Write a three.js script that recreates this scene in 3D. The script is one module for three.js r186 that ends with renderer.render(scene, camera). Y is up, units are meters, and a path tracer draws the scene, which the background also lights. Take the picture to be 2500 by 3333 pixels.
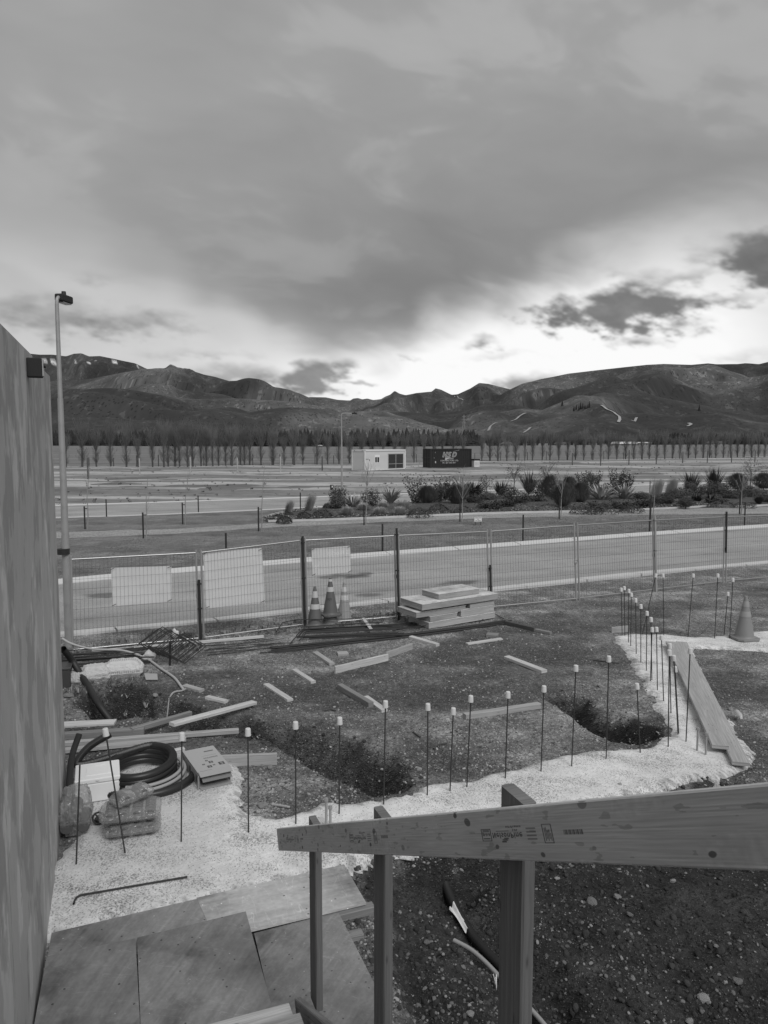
import * as THREE from 'three';
import { mergeGeometries } from 'three/addons/utils/BufferGeometryUtils.js';
import { RoundedBoxGeometry } from 'three/addons/geometries/RoundedBoxGeometry.js';

// ---------------------------------------------------------------- camera, sky, sun, exposure
const scene = new THREE.Scene();
const EYE = 4.0, FOC = 2450, PITCH = Math.atan((1666.5 - 1435) / FOC);
const camera = new THREE.PerspectiveCamera(2 * Math.atan(1666.5 / FOC) * 180 / Math.PI, 0.75, 0.05, 20000);
camera.position.set(0, EYE, 0);
camera.rotation.x = -PITCH;
scene.add(camera);
const renderer = new THREE.WebGLRenderer({ antialias: true });
renderer.toneMapping = THREE.LinearToneMapping;
renderer.toneMappingExposure = 1.35;
renderer.shadowMap.enabled = true;
const sun = new THREE.DirectionalLight(0xffffff, 1.5);
sun.name = 'sun';
sun.position.set(22, 46, 28);
sun.target.position.set(0, 0, -12);
sun.castShadow = true;
sun.shadow.radius = 60;
sun.shadow.mapSize.set(2048, 2048);
Object.assign(sun.shadow.camera, { left: -40, right: 40, top: 40, bottom: -40, near: 1, far: 200 });
scene.add(sun, sun.target);

// ---------------------------------------------------------------- numbers and noise
function rngOf(seed) { let a = seed >>> 0; return () => { a = (a + 0x6D2B79F5) | 0; let t = Math.imul(a ^ (a >>> 15), 1 | a); t = (t + Math.imul(t ^ (t >>> 7), 61 | t)) ^ t; return ((t ^ (t >>> 14)) >>> 0) / 4294967296; }; }
const R0 = rngOf(7);
const rr = (a, b, r = R0) => a + (b - a) * r();
const clamp = (x, a = 0, b = 1) => Math.min(b, Math.max(a, x));
const mix = (a, b, t) => a + (b - a) * t;
const sst = (a, b, x) => { const t = clamp((x - a) / (b - a)); return t * t * (3 - 2 * t); };
function hash2(x, y) { let h = Math.imul(x | 0, 374761393) + Math.imul(y | 0, 668265263); h = Math.imul(h ^ (h >>> 13), 1274126177); return ((h ^ (h >>> 16)) >>> 0) / 4294967296; }
function hash3(x, y, z) { return hash2(x + Math.imul(z, 7919), y + Math.imul(z, 104729)); }
function vn(x, y, per = 0) {
  const xi = Math.floor(x), yi = Math.floor(y), fx = x - xi, fy = y - yi, u = fx * fx * (3 - 2 * fx), v = fy * fy * (3 - 2 * fy);
  const w = per ? (n) => ((n % per) + per) % per : (n) => n;
  const x0 = w(xi), x1 = w(xi + 1), y0 = w(yi), y1 = w(yi + 1);
  return mix(mix(hash2(x0, y0), hash2(x1, y0), u), mix(hash2(x0, y1), hash2(x1, y1), u), v);
}
function fbm(x, y, oct = 4, per = 0, gain = 0.5) { let s = 0, a = 0.5, n = 0; for (let i = 0; i < oct; i++) { s += a * vn(x, y, per); n += a; x = x * 2 + (per ? 0 : 17.3); y = y * 2 + (per ? 0 : 5.1); per *= 2; a *= gain; } return s / n; }
function tn(x, y, px, py) { const xi = Math.floor(x), yi = Math.floor(y), fx = x - xi, fy = y - yi, u = fx * fx * (3 - 2 * fx), v = fy * fy * (3 - 2 * fy); const x0 = ((xi % px) + px) % px, x1 = (x0 + 1) % px, y0 = ((yi % py) + py) % py, y1 = (y0 + 1) % py; return mix(mix(hash2(x0, y0), hash2(x1, y0), u), mix(hash2(x0, y1), hash2(x1, y1), u), v); }
function tf(u, v, fx, fy, oct = 4, gain = 0.5, w = 0) { let s = 0, a = 0.5, n = 0; for (let i = 0; i < oct; i++) { s += a * tn(u * fx + w, v * fy + w, fx, fy); n += a; fx *= 2; fy *= 2; a *= gain; } return s / n; }   // repeats over the unit square
function vn3(x, y, z) {
  const xi = Math.floor(x), yi = Math.floor(y), zi = Math.floor(z); let fx = x - xi, fy = y - yi, fz = z - zi;
  fx = fx * fx * (3 - 2 * fx); fy = fy * fy * (3 - 2 * fy); fz = fz * fz * (3 - 2 * fz);
  const p = (k) => mix(mix(hash3(xi, yi, zi + k), hash3(xi + 1, yi, zi + k), fx), mix(hash3(xi, yi + 1, zi + k), hash3(xi + 1, yi + 1, zi + k), fx), fy);
  return mix(p(0), p(1), fz);
}
function fbm3(x, y, z, oct = 4, gain = 0.5) { let s = 0, a = 0.5, n = 0; for (let i = 0; i < oct; i++) { s += a * vn3(x, y, z); n += a; x = x * 2.03 + 11; y = y * 2.03 + 3; z = z * 2.03 + 7; a *= gain; } return s / n; }

// ---------------------------------------------------------------- photograph pixel (2500 x 3333) -> direction / point
const cP = Math.cos(PITCH), sP = Math.sin(PITCH);
function ray(px, py) { const x = (px - 1250) / FOC, y = (1666.5 - py) / FOC; return new THREE.Vector3(x, y * cP - sP, -(cP + y * sP)); }
function G(px, py, h = 0) { const d = ray(px, py); return d.multiplyScalar((h - EYE) / d.y).add(camera.position); }
function above(P, px, py) { const d = ray(px, py); return d.multiplyScalar(P.z / d.z).add(camera.position); }   // the point on the pixel's ray as deep as P
const V = (x, y, z) => new THREE.Vector3(x, y, z);

// ---------------------------------------------------------------- the sky: a computed overcast evening sky
function angles(px, py) { const d = ray(px, py).normalize(); return [Math.atan2(d.x, -d.z) * 57.2958, Math.asin(d.y) * 57.2958]; }
function curve(pts) { return (x) => { if (x <= pts[0][0]) return pts[0][1]; for (let i = 1; i < pts.length; i++) if (x < pts[i][0]) { const t = (x - pts[i - 1][0]) / (pts[i][0] - pts[i - 1][0]); return mix(pts[i - 1][1], pts[i][1], t * t * (3 - 2 * t)); } return pts[pts.length - 1][1]; }; }
{
  const W = 4096, Hh = 2048, data = new Float32Array(W * Hh * 4);
  const edge = curve([[-90, 9], ...[[0, 640], [250, 700], [520, 830], [700, 960], [900, 1060], [1100, 1120], [1300, 1125], [1440, 1070], [1600, 1000], [1800, 900], [2000, 830], [2250, 760], [2500, 700]].map((p) => angles(...p)), [90, 11]]);
  // dark and grey clouds: centre px, half width, half height px, radiance, softness
  const blobs = [
    [2040, 1005, 300, 84, 0.205, 0.26, 1.0], [2330, 990, 170, 30, 0.2, 0.5, 0.8], [2540, 850, 190, 95, 0.18, 0.3, 1], [2190, 895, 210, 42, 0.3, 0.6, 0.8], [2370, 800, 170, 55, 0.27, 0.6, 0.6],
    [1565, 1115, 105, 30, 0.21, 0.6, 0.95], [2085, 1105, 110, 30, 0.24, 0.6, 0.9], [150, 1030, 330, 75, 0.26, 0.5, 0.75], [420, 1060, 230, 60, 0.27, 0.5, 0.75], [1000, 1238, 160, 58, 0.22, 0.25, 0.9], [780, 1232, 250, 50, 0.31, 0.45, 0.75],
    [1130, 1205, 75, 34, 0.25, 0.5, 0.8], [1170, 1262, 80, 11, 0.3, 0.4, 0.7], [1700, 1240, 170, 40, 0.3, 0.35, 0.85], [330, 915, 140, 36, 0.36, 0.7, 0.6], [1330, 1162, 60, 12, 0.5, 0.6, 0.6], [2420, 1150, 150, 28, 0.55, 0.6, 0.5], [650, 1160, 260, 26, 0.36, 0.6, 0.6],
    [1620, 1160, 240, 22, 0.62, 0.7, 0.5], [2200, 1060, 160, 30, 0.34, 0.6, 0.6],
  ].map(([x, y, w, h, l, s, k], i) => { const [a, e] = angles(x, y); return { a, e, w: w / 44, h: h / 44, l, s, k, i, big: w > 180 && l < 0.21 }; });
  function radiance(x, y, z, e) {
    const a = Math.atan2(x, -z) * 57.2958; if (e < -4) return 0.09;
    const front = Math.abs(a) < 34, oc = front ? 5 : 3;
    { const X = x, Y = y, Z = z; x = 0.80 * X + 0.18 * Y - 0.57 * Z; y = 0.97 * Y + 0.12 * X + 0.2 * Z; z = 0.57 * X - 0.15 * Y + 0.80 * Z; }
    const wx = fbm3(x * 4 + 3, y * 9, z * 4, 3) - 0.5, n = fbm3(x * 3.2 + wx * 1.2, y * 8 + wx, z * 3.2 + 9, oc) - 0.5, f = fbm3(x * 12 + wx * 3, y * 26 + n * 3, z * 12 - 4, oc) - 0.5;
    const cov = sst(-2.6, 3.2, e - edge(clamp(a, -90, 90)) + n * 10 + f * 4.5);
    let bright = 0.40 + 0.16 * Math.exp(-(((e - 4) / 12) ** 2)) + 0.52 * Math.exp(-(((a - 5) / 15) ** 2) - (((e - 3) / 7) ** 2)) + 0.42 * Math.exp(-(((a - 19) / 11) ** 2) - (((e - 7) / 7) ** 2));
    bright = bright * (1 + 0.4 * n + 0.22 * f) - 0.12 * Math.max(0, n);
    const gap = sst(0.08, 0.24, n + f * 0.7);                                    // thinner places in the layer
    const mass = 0.262 + 0.075 * sst(8, 28, e) + 0.03 * sst(0, -26, a) + n * 0.15 + f * 0.065 + 0.035 * gap - 0.035 * Math.exp(-(((a - 2) / 12) ** 2) - (((e - 11) / 5) ** 2));
    let L = mix(Math.min(bright, 0.97), mass, cov);
    if (front && e < 18 && e > -1) {
      const g1 = fbm3(x * 17, y * 40, z * 17, 5, 0.58) - 0.5, g2 = fbm3(x * 17 + 40, y * 40, z * 17 + 9, 4, 0.58) - 0.5, g3 = fbm3(x * 40, y * 90, z * 40, 4, 0.6) - 0.5;
      for (const b of blobs) {
        const dx = (a - b.a + g1 * 3.4) / b.w, dy = (e - b.e + g2 * 1.9 + g3 * 1.0) / b.h, r = Math.hypot(dx, dy); if (r > 1.9) continue;
        const m = sst(0, b.s * 2.1, (b.big ? 1.08 : 1.0) - r + g3 * 1.1 + g1 * 0.4); L = mix(L, b.l * (1 + 0.7 * n - 0.7 * g3), m * b.k);
      }
    }
    return clamp(L, 0.05, 0.98) / 1.35;
  }
  const put = (i, j, L) => { const o = (j * W + i) * 4; data[o] = data[o + 1] = data[o + 2] = L; data[o + 3] = 1; };
  const dirAt = (i, j) => { const th = (j / Hh - 0.5) * Math.PI, ph = (i / W - 0.5) * 2 * Math.PI, ct = Math.cos(th); return [Math.cos(ph) * ct, Math.sin(th), Math.sin(ph) * ct, th * 57.2958]; };
  for (let j = 0; j < Hh; j += 8) for (let i = 0; i < W; i += 8) { const L = radiance(...dirAt(i + 4, j + 4)); for (let q = 0; q < 8; q++) for (let p = 0; p < 8; p++) put(i + p, j + q, L); }
  for (let j = Math.floor(Hh * 0.49); j < Hh * 0.70; j++) for (let i = Math.floor(W * 0.14); i < W * 0.36; i++) put(i, j, radiance(...dirAt(i + 0.5, j + 0.5)));   // finer where clouds show detail
  const sky = new THREE.DataTexture(data, W, Hh, THREE.RGBAFormat, THREE.FloatType);
  sky.mapping = THREE.EquirectangularReflectionMapping; sky.magFilter = sky.minFilter = THREE.LinearFilter; sky.wrapS = THREE.RepeatWrapping; sky.needsUpdate = true;
  scene.background = sky; scene.environment = sky;
}

// ---------------------------------------------------------------- textures and materials (all greys: the photograph is black and white)
const enc = (l) => { l = clamp(l); return Math.round(255 * (l <= 0.0031308 ? l * 12.92 : 1.055 * Math.pow(l, 1 / 2.4) - 0.055)); };
function tex(w, h, f, color = true) {
  const d = new Uint8Array(w * h * 4);
  for (let j = 0; j < h; j++) for (let i = 0; i < w; i++) { const v = f(i / w, j / h), o = (j * w + i) * 4, c = color ? enc(v) : Math.round(255 * clamp(v)); d[o] = d[o + 1] = d[o + 2] = c; d[o + 3] = 255; }
  const t = new THREE.DataTexture(d, w, h); t.wrapS = t.wrapT = THREE.RepeatWrapping; t.magFilter = THREE.LinearFilter; t.minFilter = THREE.LinearMipmapLinearFilter; t.generateMipmaps = true;
  if (color) t.colorSpace = THREE.SRGBColorSpace; t.needsUpdate = true; return t;
}
function canvasTex(w, h, draw) { const c = document.createElement('canvas'); c.width = w; c.height = h; const g = c.getContext('2d'); draw(g, w, h); const t = new THREE.CanvasTexture(c); t.colorSpace = THREE.SRGBColorSpace; t.wrapS = t.wrapT = THREE.RepeatWrapping; return t; }
const css = (l) => { const v = enc(l); return `rgb(${v},${v},${v})`; };
function M(albedo, rough = 0.9, o = {}) { const m = new THREE.MeshPhysicalMaterial({ roughness: rough, side: THREE.DoubleSide, ...o }); m.color.setRGB(albedo, albedo, albedo); return m; }
function rep(t, u, v) { const c = t.clone(); c.repeat.set(u, v); c.needsUpdate = true; return c; }
const speck = (u, v, k, p) => (hash2(Math.floor(u * k), Math.floor(v * k)) < p ? hash2(Math.floor(u * k) + 91, Math.floor(v * k) + 7) : 0);
// gravel cells: nearest random point in a jittered grid, gives stone id and distance
function cells(u, v, k) { const x = u * k, y = v * k, xi = Math.floor(x), yi = Math.floor(y); let b = 9, id = 0; for (let q = -1; q < 2; q++) for (let s = -1; s < 2; s++) { const cx = ((xi + q) % k + k) % k, cy = ((yi + s) % k + k) % k; const dx = xi + q + 0.15 + 0.7 * hash2(cx, cy) - x, dy = yi + s + 0.15 + 0.7 * hash2(cx + 501, cy) - y, d = Math.hypot(dx, dy); if (d < b) { b = d; id = hash2(cx, cy + 777); } } return [b, id]; }

const soilF = (u, v) => { const n = tf(u, v, 6, 6, 5), [d, id] = cells(u, v, 64), [d2, id2] = cells(u + 0.37, v + 0.11, 150), [d3, id3] = cells(u + 0.13, v + 0.7, 26); let a = 0.10 + 0.15 * n * n * 2; a *= (0.58 + 0.85 * id2 * (d2 < 0.45 ? 1 : 0.4)) * (d3 < 0.42 ? 0.72 + 0.6 * id3 : 0.78); if (id > 0.86 && d < 0.34) a = 0.14 + 0.26 * (id - 0.86) / 0.14; if (id < 0.12 && d < 0.4) a *= 0.5; if (id2 > 0.95 && d2 < 0.40) a = 0.36; return a; };
const soilB = (u, v) => { const n = tf(u, v, 8, 8, 5), [d, id] = cells(u, v, 64), [d2, id2] = cells(u + 0.37, v + 0.11, 150); return 0.45 * n + (id > 0.7 ? 0.45 * Math.max(0, 0.5 - d) : 0) + 0.3 * id2 * Math.max(0, 0.55 - d2); };
const T = {};
T.soil = tex(1024, 1024, soilF); T.soilB = tex(512, 512, soilB, false);
T.lime = tex(1024, 1024, (u, v) => { const n = tf(u, v, 5, 5, 4), m = tf(u, v, 190, 160, 2), k = tf(u, v, 7, 9, 4, 0.55, 3), [d, id] = cells(u, v, 110); let a = 0.72 + 0.16 * (n - 0.5); a -= 0.46 * sst(0.46, 0.84, m * 0.62 + k * 0.42); if (id > 0.94 && d < 0.33) a *= 0.4; if (id < 0.04 && d < 0.3) a = 0.85; return a; });
T.limeB = tex(512, 512, (u, v) => 0.5 * tf(u, v, 12, 12, 4) + 0.5 * tf(u, v, 64, 60, 3), false);
T.road = tex(1024, 1024, (u, v) => { const [d, id] = cells(u, v, 200), n = tf(u, v, 4, 4, 4); return 0.35 * (0.74 + 0.38 * id) * (0.86 + 0.28 * n); });
T.gravel = tex(1024, 1024, (u, v) => { const [d, id] = cells(u, v, 90), n = tf(u, v, 5, 5, 4); return (0.25 + 0.42 * id * id) * (0.8 + 0.4 * n) * (d < 0.5 ? 1 : 0.6); });
T.gravelB = tex(512, 512, (u, v) => { const [d, id] = cells(u, v, 90); return (0.4 + 0.6 * id) * clamp(0.75 - d); }, false);
T.grass = tex(1024, 1024, (u, v) => { const n = tf(u, v, 5, 5, 5), m = tf(u, v, 120, 90, 2), k = tf(u, v, 16, 30, 3, 0.5, 4); return 0.165 * (0.55 + 0.9 * n) * (0.6 + 0.8 * m) * (0.7 + 0.6 * k); });
T.field = tex(2048, 1024, (u, v) => { const n = tf(u, v, 3, 7, 5, 0.6), m = tf(u, v, 12, 60, 3), s = tf(u, v, 160, 200, 2), k = tf(u, v, 20, 70, 3, 0.5, 8); let a = mix(0.2, 0.46, sst(0.40, 0.60, n)) * (0.72 + 0.5 * m) * (0.75 + 0.5 * s); a *= 1 - 0.55 * sst(0.66, 0.80, k); return clamp(a, 0.03, 0.6); });
T.pasture = tex(1024, 1024, (u, v) => { const n = tf(u, v, 4, 14, 5), s = tf(u, v, 120, 120, 2); return (0.10 + 0.13 * n) * (0.75 + 0.5 * s); });
T.hill = tex(1024, 1024, (u, v) => { const n = tf(u, v, 6, 6, 5, 0.6), [d, id] = cells(u, v, 70), m = tf(u, v, 40, 40, 3); let a = 0.078 * (0.45 + 1.1 * n) * (0.7 + 0.6 * m); if (id > 0.75 - 0.4 * (n - 0.5) && d < 0.34) a *= 0.35; if (m > 0.72) a *= 1.6; return a; });
T.wood = tex(1024, 512, (u, v) => { const w = tf(u, v, 3, 6, 3), g = tn(u * 6, v * 64 + w * 9, 6, 64) * 0.6 + tf(u, v, 12, 240, 2) * 0.4, k = tf(u, v, 4, 8, 4, 0.5, 2), [d, id] = cells(u, v, 9); let a = 0.54 * (0.70 + 0.55 * g) * (0.8 + 0.4 * k); if (id > 0.80) { const q = Math.max(0, 1 - d * 7); a *= 1 - 0.6 * q; } return a; });
T.woodB = tex(512, 256, (u, v) => tf(u, v, 6, 120, 2), false);
T.ply = tex(1024, 1024, (u, v) => { const n = tf(u, v, 3, 3, 6, 0.6), st = tf(u, v, 70, 3, 4), s = tf(u, v, 7, 5, 5, 0.6, 3), [d, id] = cells(u, v, 30), [e, ie] = cells(u, v, 9); let a = 0.29 * (0.45 + 1.1 * n) * (0.82 + 0.36 * st); a *= 1 - 0.5 * sst(0.50, 0.86, s); a *= 0.88 + 0.24 * tf(u, v, 90, 70, 2); a += 0.05 * sst(0.58, 0.8, tf(u, v, 9, 12, 5, 0.65, 7)); if (Math.abs(tf(u, v, 4, 22, 3, 0.5, 11) - 0.5) < 0.006) a *= 1.25; if (id > 0.965 && d < 0.08 + 0.1 * tn(u * 200, v * 200, 200, 200)) a *= 0.28; if (id < 0.035 && d < 0.09) a = 0.6; return a; });
T.plyB = tex(512, 512, (u, v) => 0.6 * tf(u, v, 70, 4, 3) + 0.4 * tf(u, v, 16, 16, 4), false);
T.wall = tex(1024, 1024, (u, v) => { const n = tf(u, v, 2, 2, 5), w = tf(u, v, 5, 5, 5, 0.6), st = tf(u + 0.06 * w, v, 30, 7, 4, 0.6), r = tf(u + 0.05 * w, v + 0.05 * n, 9, 7, 6, 0.62, 2), q = tf(u + 0.04 * w, v, 11, 10, 6, 0.62, 6), g = tf(u, v, 60, 40, 3); let a = 0.42 * (0.93 + 0.11 * st) * (0.80 + 0.4 * n) * (0.94 + 0.12 * g); a *= 1 + 0.32 * sst(0.53, 0.62, r); a *= 1 - 0.26 * sst(0.49, 0.40, q); return a; });
T.bark = tex(512, 512, (u, v) => { const g = tf(u, v, 30, 30, 3), k = tf(u, v, 5, 5, 4), [d, id] = cells(u, v, 46); return (0.035 + 0.05 * g) * (0.7 + 0.6 * k) + (id > 0.84 && d < 0.4 ? 0.18 * id : 0); });

const MAT = {
  soil: M(1, 1, { map: rep(T.soil, 0.45, 0.45), bumpMap: rep(T.soilB, 0.45, 0.45), bumpScale: 0.09 }),
  lime: M(1, 0.95, { map: rep(T.lime, 0.5, 0.5), bumpMap: rep(T.limeB, 0.5, 0.5), bumpScale: 0.014 }),
  road: M(1, 0.92, { map: rep(T.road, 0.3, 0.3), bumpMap: rep(T.gravelB, 0.6, 0.6), bumpScale: 0.006 }),
  gravel: M(1, 0.95, { map: rep(T.gravel, 0.35, 0.35), bumpMap: rep(T.gravelB, 0.35, 0.35), bumpScale: 0.03 }),
  grass: M(1, 1, { map: rep(T.grass, 0.22, 0.22), bumpMap: rep(T.grass, 0.22, 0.22), bumpScale: 0.15 }),
  field: M(1, 1, { map: rep(T.field, 0.022, 0.04), bumpMap: rep(T.field, 0.022, 0.04), bumpScale: 0.25 }),
  pasture: M(1, 1, { map: rep(T.pasture, 0.01, 0.02) }),
  ground: M(1, 1, { map: rep(T.pasture, 0.008, 0.008) }),
  mulch: M(1, 1, { map: rep(T.bark, 0.9, 0.9), bumpMap: rep(T.bark, 0.9, 0.9), bumpScale: 0.05 }),
  kerb: M(0.6, 0.9, { bumpMap: rep(T.limeB, 1, 1), bumpScale: 0.004 }),
  wall: M(1, 0.8, { map: rep(T.wall, 0.36, 0.21), bumpMap: rep(T.wall, 0.36, 0.21), bumpScale: 0.003 }),
  pine: M(1.0, 0.85, { map: T.wood, bumpMap: T.woodB, bumpScale: 0.002 }),
  pineMid: M(0.7, 0.85, { map: T.wood, bumpMap: T.woodB, bumpScale: 0.002 }),
  pineGrey: M(0.42, 0.9, { map: T.wood, bumpMap: T.woodB, bumpScale: 0.003 }),
  pineDark: M(0.16, 0.9, { map: T.wood, bumpMap: T.woodB, bumpScale: 0.003 }),
  ply: M(1, 0.8, { map: rep(T.ply, 0.8, 0.8), bumpMap: rep(T.plyB, 0.8, 0.8), bumpScale: 0.002 }),
  plyLight: M(1, 0.8, { map: rep(T.ply, 0.6, 0.6), bumpMap: rep(T.plyB, 0.6, 0.6), bumpScale: 0.002 }),
  steel: M(0.45, 0.42, { metalness: 0.9 }), zinc: M(0.42, 0.5, { metalness: 0.6 }), rust: M(0.035, 0.75), wire: M(0.06, 0.5), black: M(0.02, 0.55), blackMatte: M(0.022, 0.85),
  white: M(0.75, 0.5), whiteCap: M(0.66, 0.55), poly: M(0.8, 0.85), greyPipe: M(0.33, 0.5), hose: M(0.42, 0.55), stone: M(1, 0.9), glass: M(0.03, 0.06, { clearcoat: 1 }),
};
MAT.plyLight.color.setRGB(1, 1, 1);

// ---------------------------------------------------------------- scene bookkeeping
const used = {};
function numbered(n) { const k = used[n] = (used[n] ?? -1) + 1; return k ? `${n}_${String(k).padStart(3, '0')}` : n; }
function shade(o) { o.castShadow = o.receiveShadow = true; return o; }
function thing(name, label, category, pos = V(0, 0, 0), turn = 0, group) { const o = new THREE.Group(); o.name = numbered(name); o.position.copy(pos); o.rotation.y = turn; o.userData = { label, category }; if (group) o.userData.group = group; scene.add(o); return o; }
function part(name, geo, mat, parent, label) { const m = shade(new THREE.Mesh(Array.isArray(geo) ? join(geo) : geo, mat)); m.name = name; if (label) m.userData.label = label; parent.add(m); return m; }
function single(name, label, category, geo, mat, group) { const m = shade(new THREE.Mesh(Array.isArray(geo) ? join(geo) : geo, mat)); m.name = numbered(name); m.userData = { label, category }; if (group) m.userData.group = group; scene.add(m); return m; }
function struct(name, geo, mat) { const m = shade(new THREE.Mesh(geo, mat)); m.name = numbered(name); m.userData = { kind: 'structure' }; scene.add(m); return m; }
function stuff(name, label, category, o) { shade(o); o.name = numbered(name); o.userData = { kind: 'stuff', label, category }; scene.add(o); return o; }
function join(gs) { gs = gs.map((g) => { const q = g.index ? g.toNonIndexed() : g; for (const k of Object.keys(q.attributes)) if (!['position', 'normal', 'uv'].includes(k)) q.deleteAttribute(k); if (!q.attributes.normal) q.computeVertexNormals(); if (!q.attributes.uv) q.setAttribute('uv', new THREE.BufferAttribute(new Float32Array(q.attributes.position.count * 2), 2)); return q; }); return mergeGeometries(gs); }
// ---------------------------------------------------------------- shapes
function bx(w, h, d, x = 0, y = 0, z = 0) { return new THREE.BoxGeometry(w, h, d).translate(x, y, z); }
function cyl(r0, r1, h, seg = 10, x = 0, y = 0, z = 0) { return new THREE.CylinderGeometry(r1, r0, h, seg).translate(x, y + h / 2, z); }   // r0 bottom, base at y
function rodGeo(A, B, r0, r1 = r0, seg = 6) { const d = B.clone().sub(A), L = d.length(); const g = new THREE.CylinderGeometry(r1, r0, L, seg); g.translate(0, L / 2, 0); g.applyQuaternion(new THREE.Quaternion().setFromUnitVectors(V(0, 1, 0), d.normalize())); return g.translate(A.x, A.y, A.z); }
function tube(pts, r, seg = 40, rad = 8) { return new THREE.TubeGeometry(new THREE.CatmullRomCurve3(pts), seg, r, rad, false); }
function poly(pts, r, rad = 6) { return join(pts.slice(1).map((p, i) => rodGeo(pts[i], p, r, r, rad)).concat(pts.slice(1, -1).map((p) => new THREE.SphereGeometry(r, 6, 4).translate(p.x, p.y, p.z)))); }
// timber: a chamfered length along x, uv in metres with the grain along it
function lumber(L, h, w, seed = 0) {
  const c = Math.min(0.006, h * 0.1), s = new THREE.Shape();
  s.moveTo(-w / 2 + c, -h / 2); s.lineTo(w / 2 - c, -h / 2); s.lineTo(w / 2, -h / 2 + c); s.lineTo(w / 2, h / 2 - c); s.lineTo(w / 2 - c, h / 2); s.lineTo(-w / 2 + c, h / 2); s.lineTo(-w / 2, h / 2 - c); s.lineTo(-w / 2, -h / 2 + c); s.closePath();
  const g = new THREE.ExtrudeGeometry(s, { depth: L, bevelEnabled: false }).translate(0, 0, -L / 2).rotateY(Math.PI / 2);
  const p = g.attributes.position, n = g.attributes.normal, uv = g.attributes.uv, q = hash2(seed, 5) * 9;
  for (let i = 0; i < p.count; i++) { const end = Math.abs(n.getX(i)) > 0.8; uv.setXY(i, end ? (p.getZ(i) + q) * 0.2 : (p.getX(i) + q) * 0.55, (Math.abs(n.getY(i)) > 0.5 ? p.getZ(i) : p.getY(i) + 0.31) * 2.2 + q); }
  return g;
}
let lumberSeed = 1;
function lumberBetween(A, B, h, w, roll = 0) { const d = B.clone().sub(A), L = d.length(); const g = lumber(L, h, w, lumberSeed++); if (roll) g.rotateX(roll); const ex = d.normalize(), ez = V(0, 1, 0).cross(ex).normalize().negate(), ey = ez.clone().cross(ex); const m = new THREE.Matrix4().makeBasis(ex, ey, ez.clone()); if (m.determinant() < 0) m.makeBasis(ex, ey, ez.negate()); g.applyMatrix4(m); const c = A.clone().add(B).multiplyScalar(0.5); return g.translate(c.x, c.y, c.z); }
function flatUV(g, k = 1) { const p = g.attributes.position, u = new Float32Array(p.count * 2); for (let i = 0; i < p.count; i++) { u[2 * i] = p.getX(i) * k; u[2 * i + 1] = p.getZ(i) * k; } g.setAttribute('uv', new THREE.BufferAttribute(u, 2)); return g; }
function boxUV(g, k = 1) { if (g.index) g = g.toNonIndexed(); g.computeVertexNormals(); const p = g.attributes.position, n = g.attributes.normal, u = new Float32Array(p.count * 2); for (let i = 0; i < p.count; i++) { const ax = Math.abs(n.getX(i)), ay = Math.abs(n.getY(i)), az = Math.abs(n.getZ(i)); const a = ay > ax && ay > az ? [p.getX(i), p.getZ(i)] : ax > az ? [p.getZ(i), p.getY(i)] : [p.getX(i), p.getY(i)]; u[2 * i] = a[0] * k; u[2 * i + 1] = a[1] * k; } g.setAttribute('uv', new THREE.BufferAttribute(u, 2)); return g; }
function resample(pts, n) { const L = [0]; for (let i = 1; i < pts.length; i++) L.push(L[i - 1] + pts[i].distanceTo(pts[i - 1])); const out = []; for (let k = 0; k <= n; k++) { const s = L[L.length - 1] * k / n; let i = 1; while (i < L.length - 1 && L[i] < s) i++; out.push(pts[i - 1].clone().lerp(pts[i], (s - L[i - 1]) / Math.max(1e-6, L[i] - L[i - 1]))); } return out; }
function ribbon(a, b, n = 60, m = 2, hf = null) {   // a sheet between two lines on the ground
  const A = resample(a, n), B = resample(b, n), pos = [], idx = [];
  for (let i = 0; i <= n; i++) for (let j = 0; j <= m; j++) { const p = A[i].clone().lerp(B[i], j / m); if (hf) p.y += hf(p.x, p.z, j / m); pos.push(p.x, p.y, p.z); }
  for (let i = 0; i < n; i++) for (let j = 0; j < m; j++) { const k = i * (m + 1) + j; idx.push(k, k + m + 1, k + 1, k + 1, k + m + 1, k + m + 2); }
  const g = new THREE.BufferGeometry(); g.setAttribute('position', new THREE.Float32BufferAttribute(pos, 3)); g.setIndex(idx); flatUV(g); g.computeVertexNormals(); return g;
}
function slab(corners, th) {   // a flat board from four corners of its top, going down by th
  const v = [...corners, ...corners.map((c) => c.clone().setY(c.y - th))], q = (a, b, c, d) => [a, b, c, a, c, d], idx = [...q(0, 1, 2, 3), ...q(7, 6, 5, 4)];
  for (let i = 0; i < 4; i++) idx.push(...q(i, 4 + i, 4 + (i + 1) % 4, (i + 1) % 4));
  let g = new THREE.BufferGeometry(); g.setAttribute('position', new THREE.Float32BufferAttribute(v.flatMap((p) => [p.x, p.y, p.z]), 3)); g.setIndex(idx); return boxUV(g);
}
function inPoly(x, z, P) { let c = false; for (let i = 0, j = P.length - 1; i < P.length; j = i++) if ((P[i].z > z) !== (P[j].z > z) && x < (P[j].x - P[i].x) * (z - P[i].z) / (P[j].z - P[i].z) + P[i].x) c = !c; return c; }
function sdPoly(x, z, P) { let d = 1e9; for (let i = 0, j = P.length - 1; i < P.length; j = i++) { const ex = P[i].x - P[j].x, ez = P[i].z - P[j].z, wx = x - P[j].x, wz = z - P[j].z, t = clamp((wx * ex + wz * ez) / (ex * ex + ez * ez || 1e-9)); d = Math.min(d, Math.hypot(wx - ex * t, wz - ez * t)); } return inPoly(x, z, P) ? d : -d; }
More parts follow.
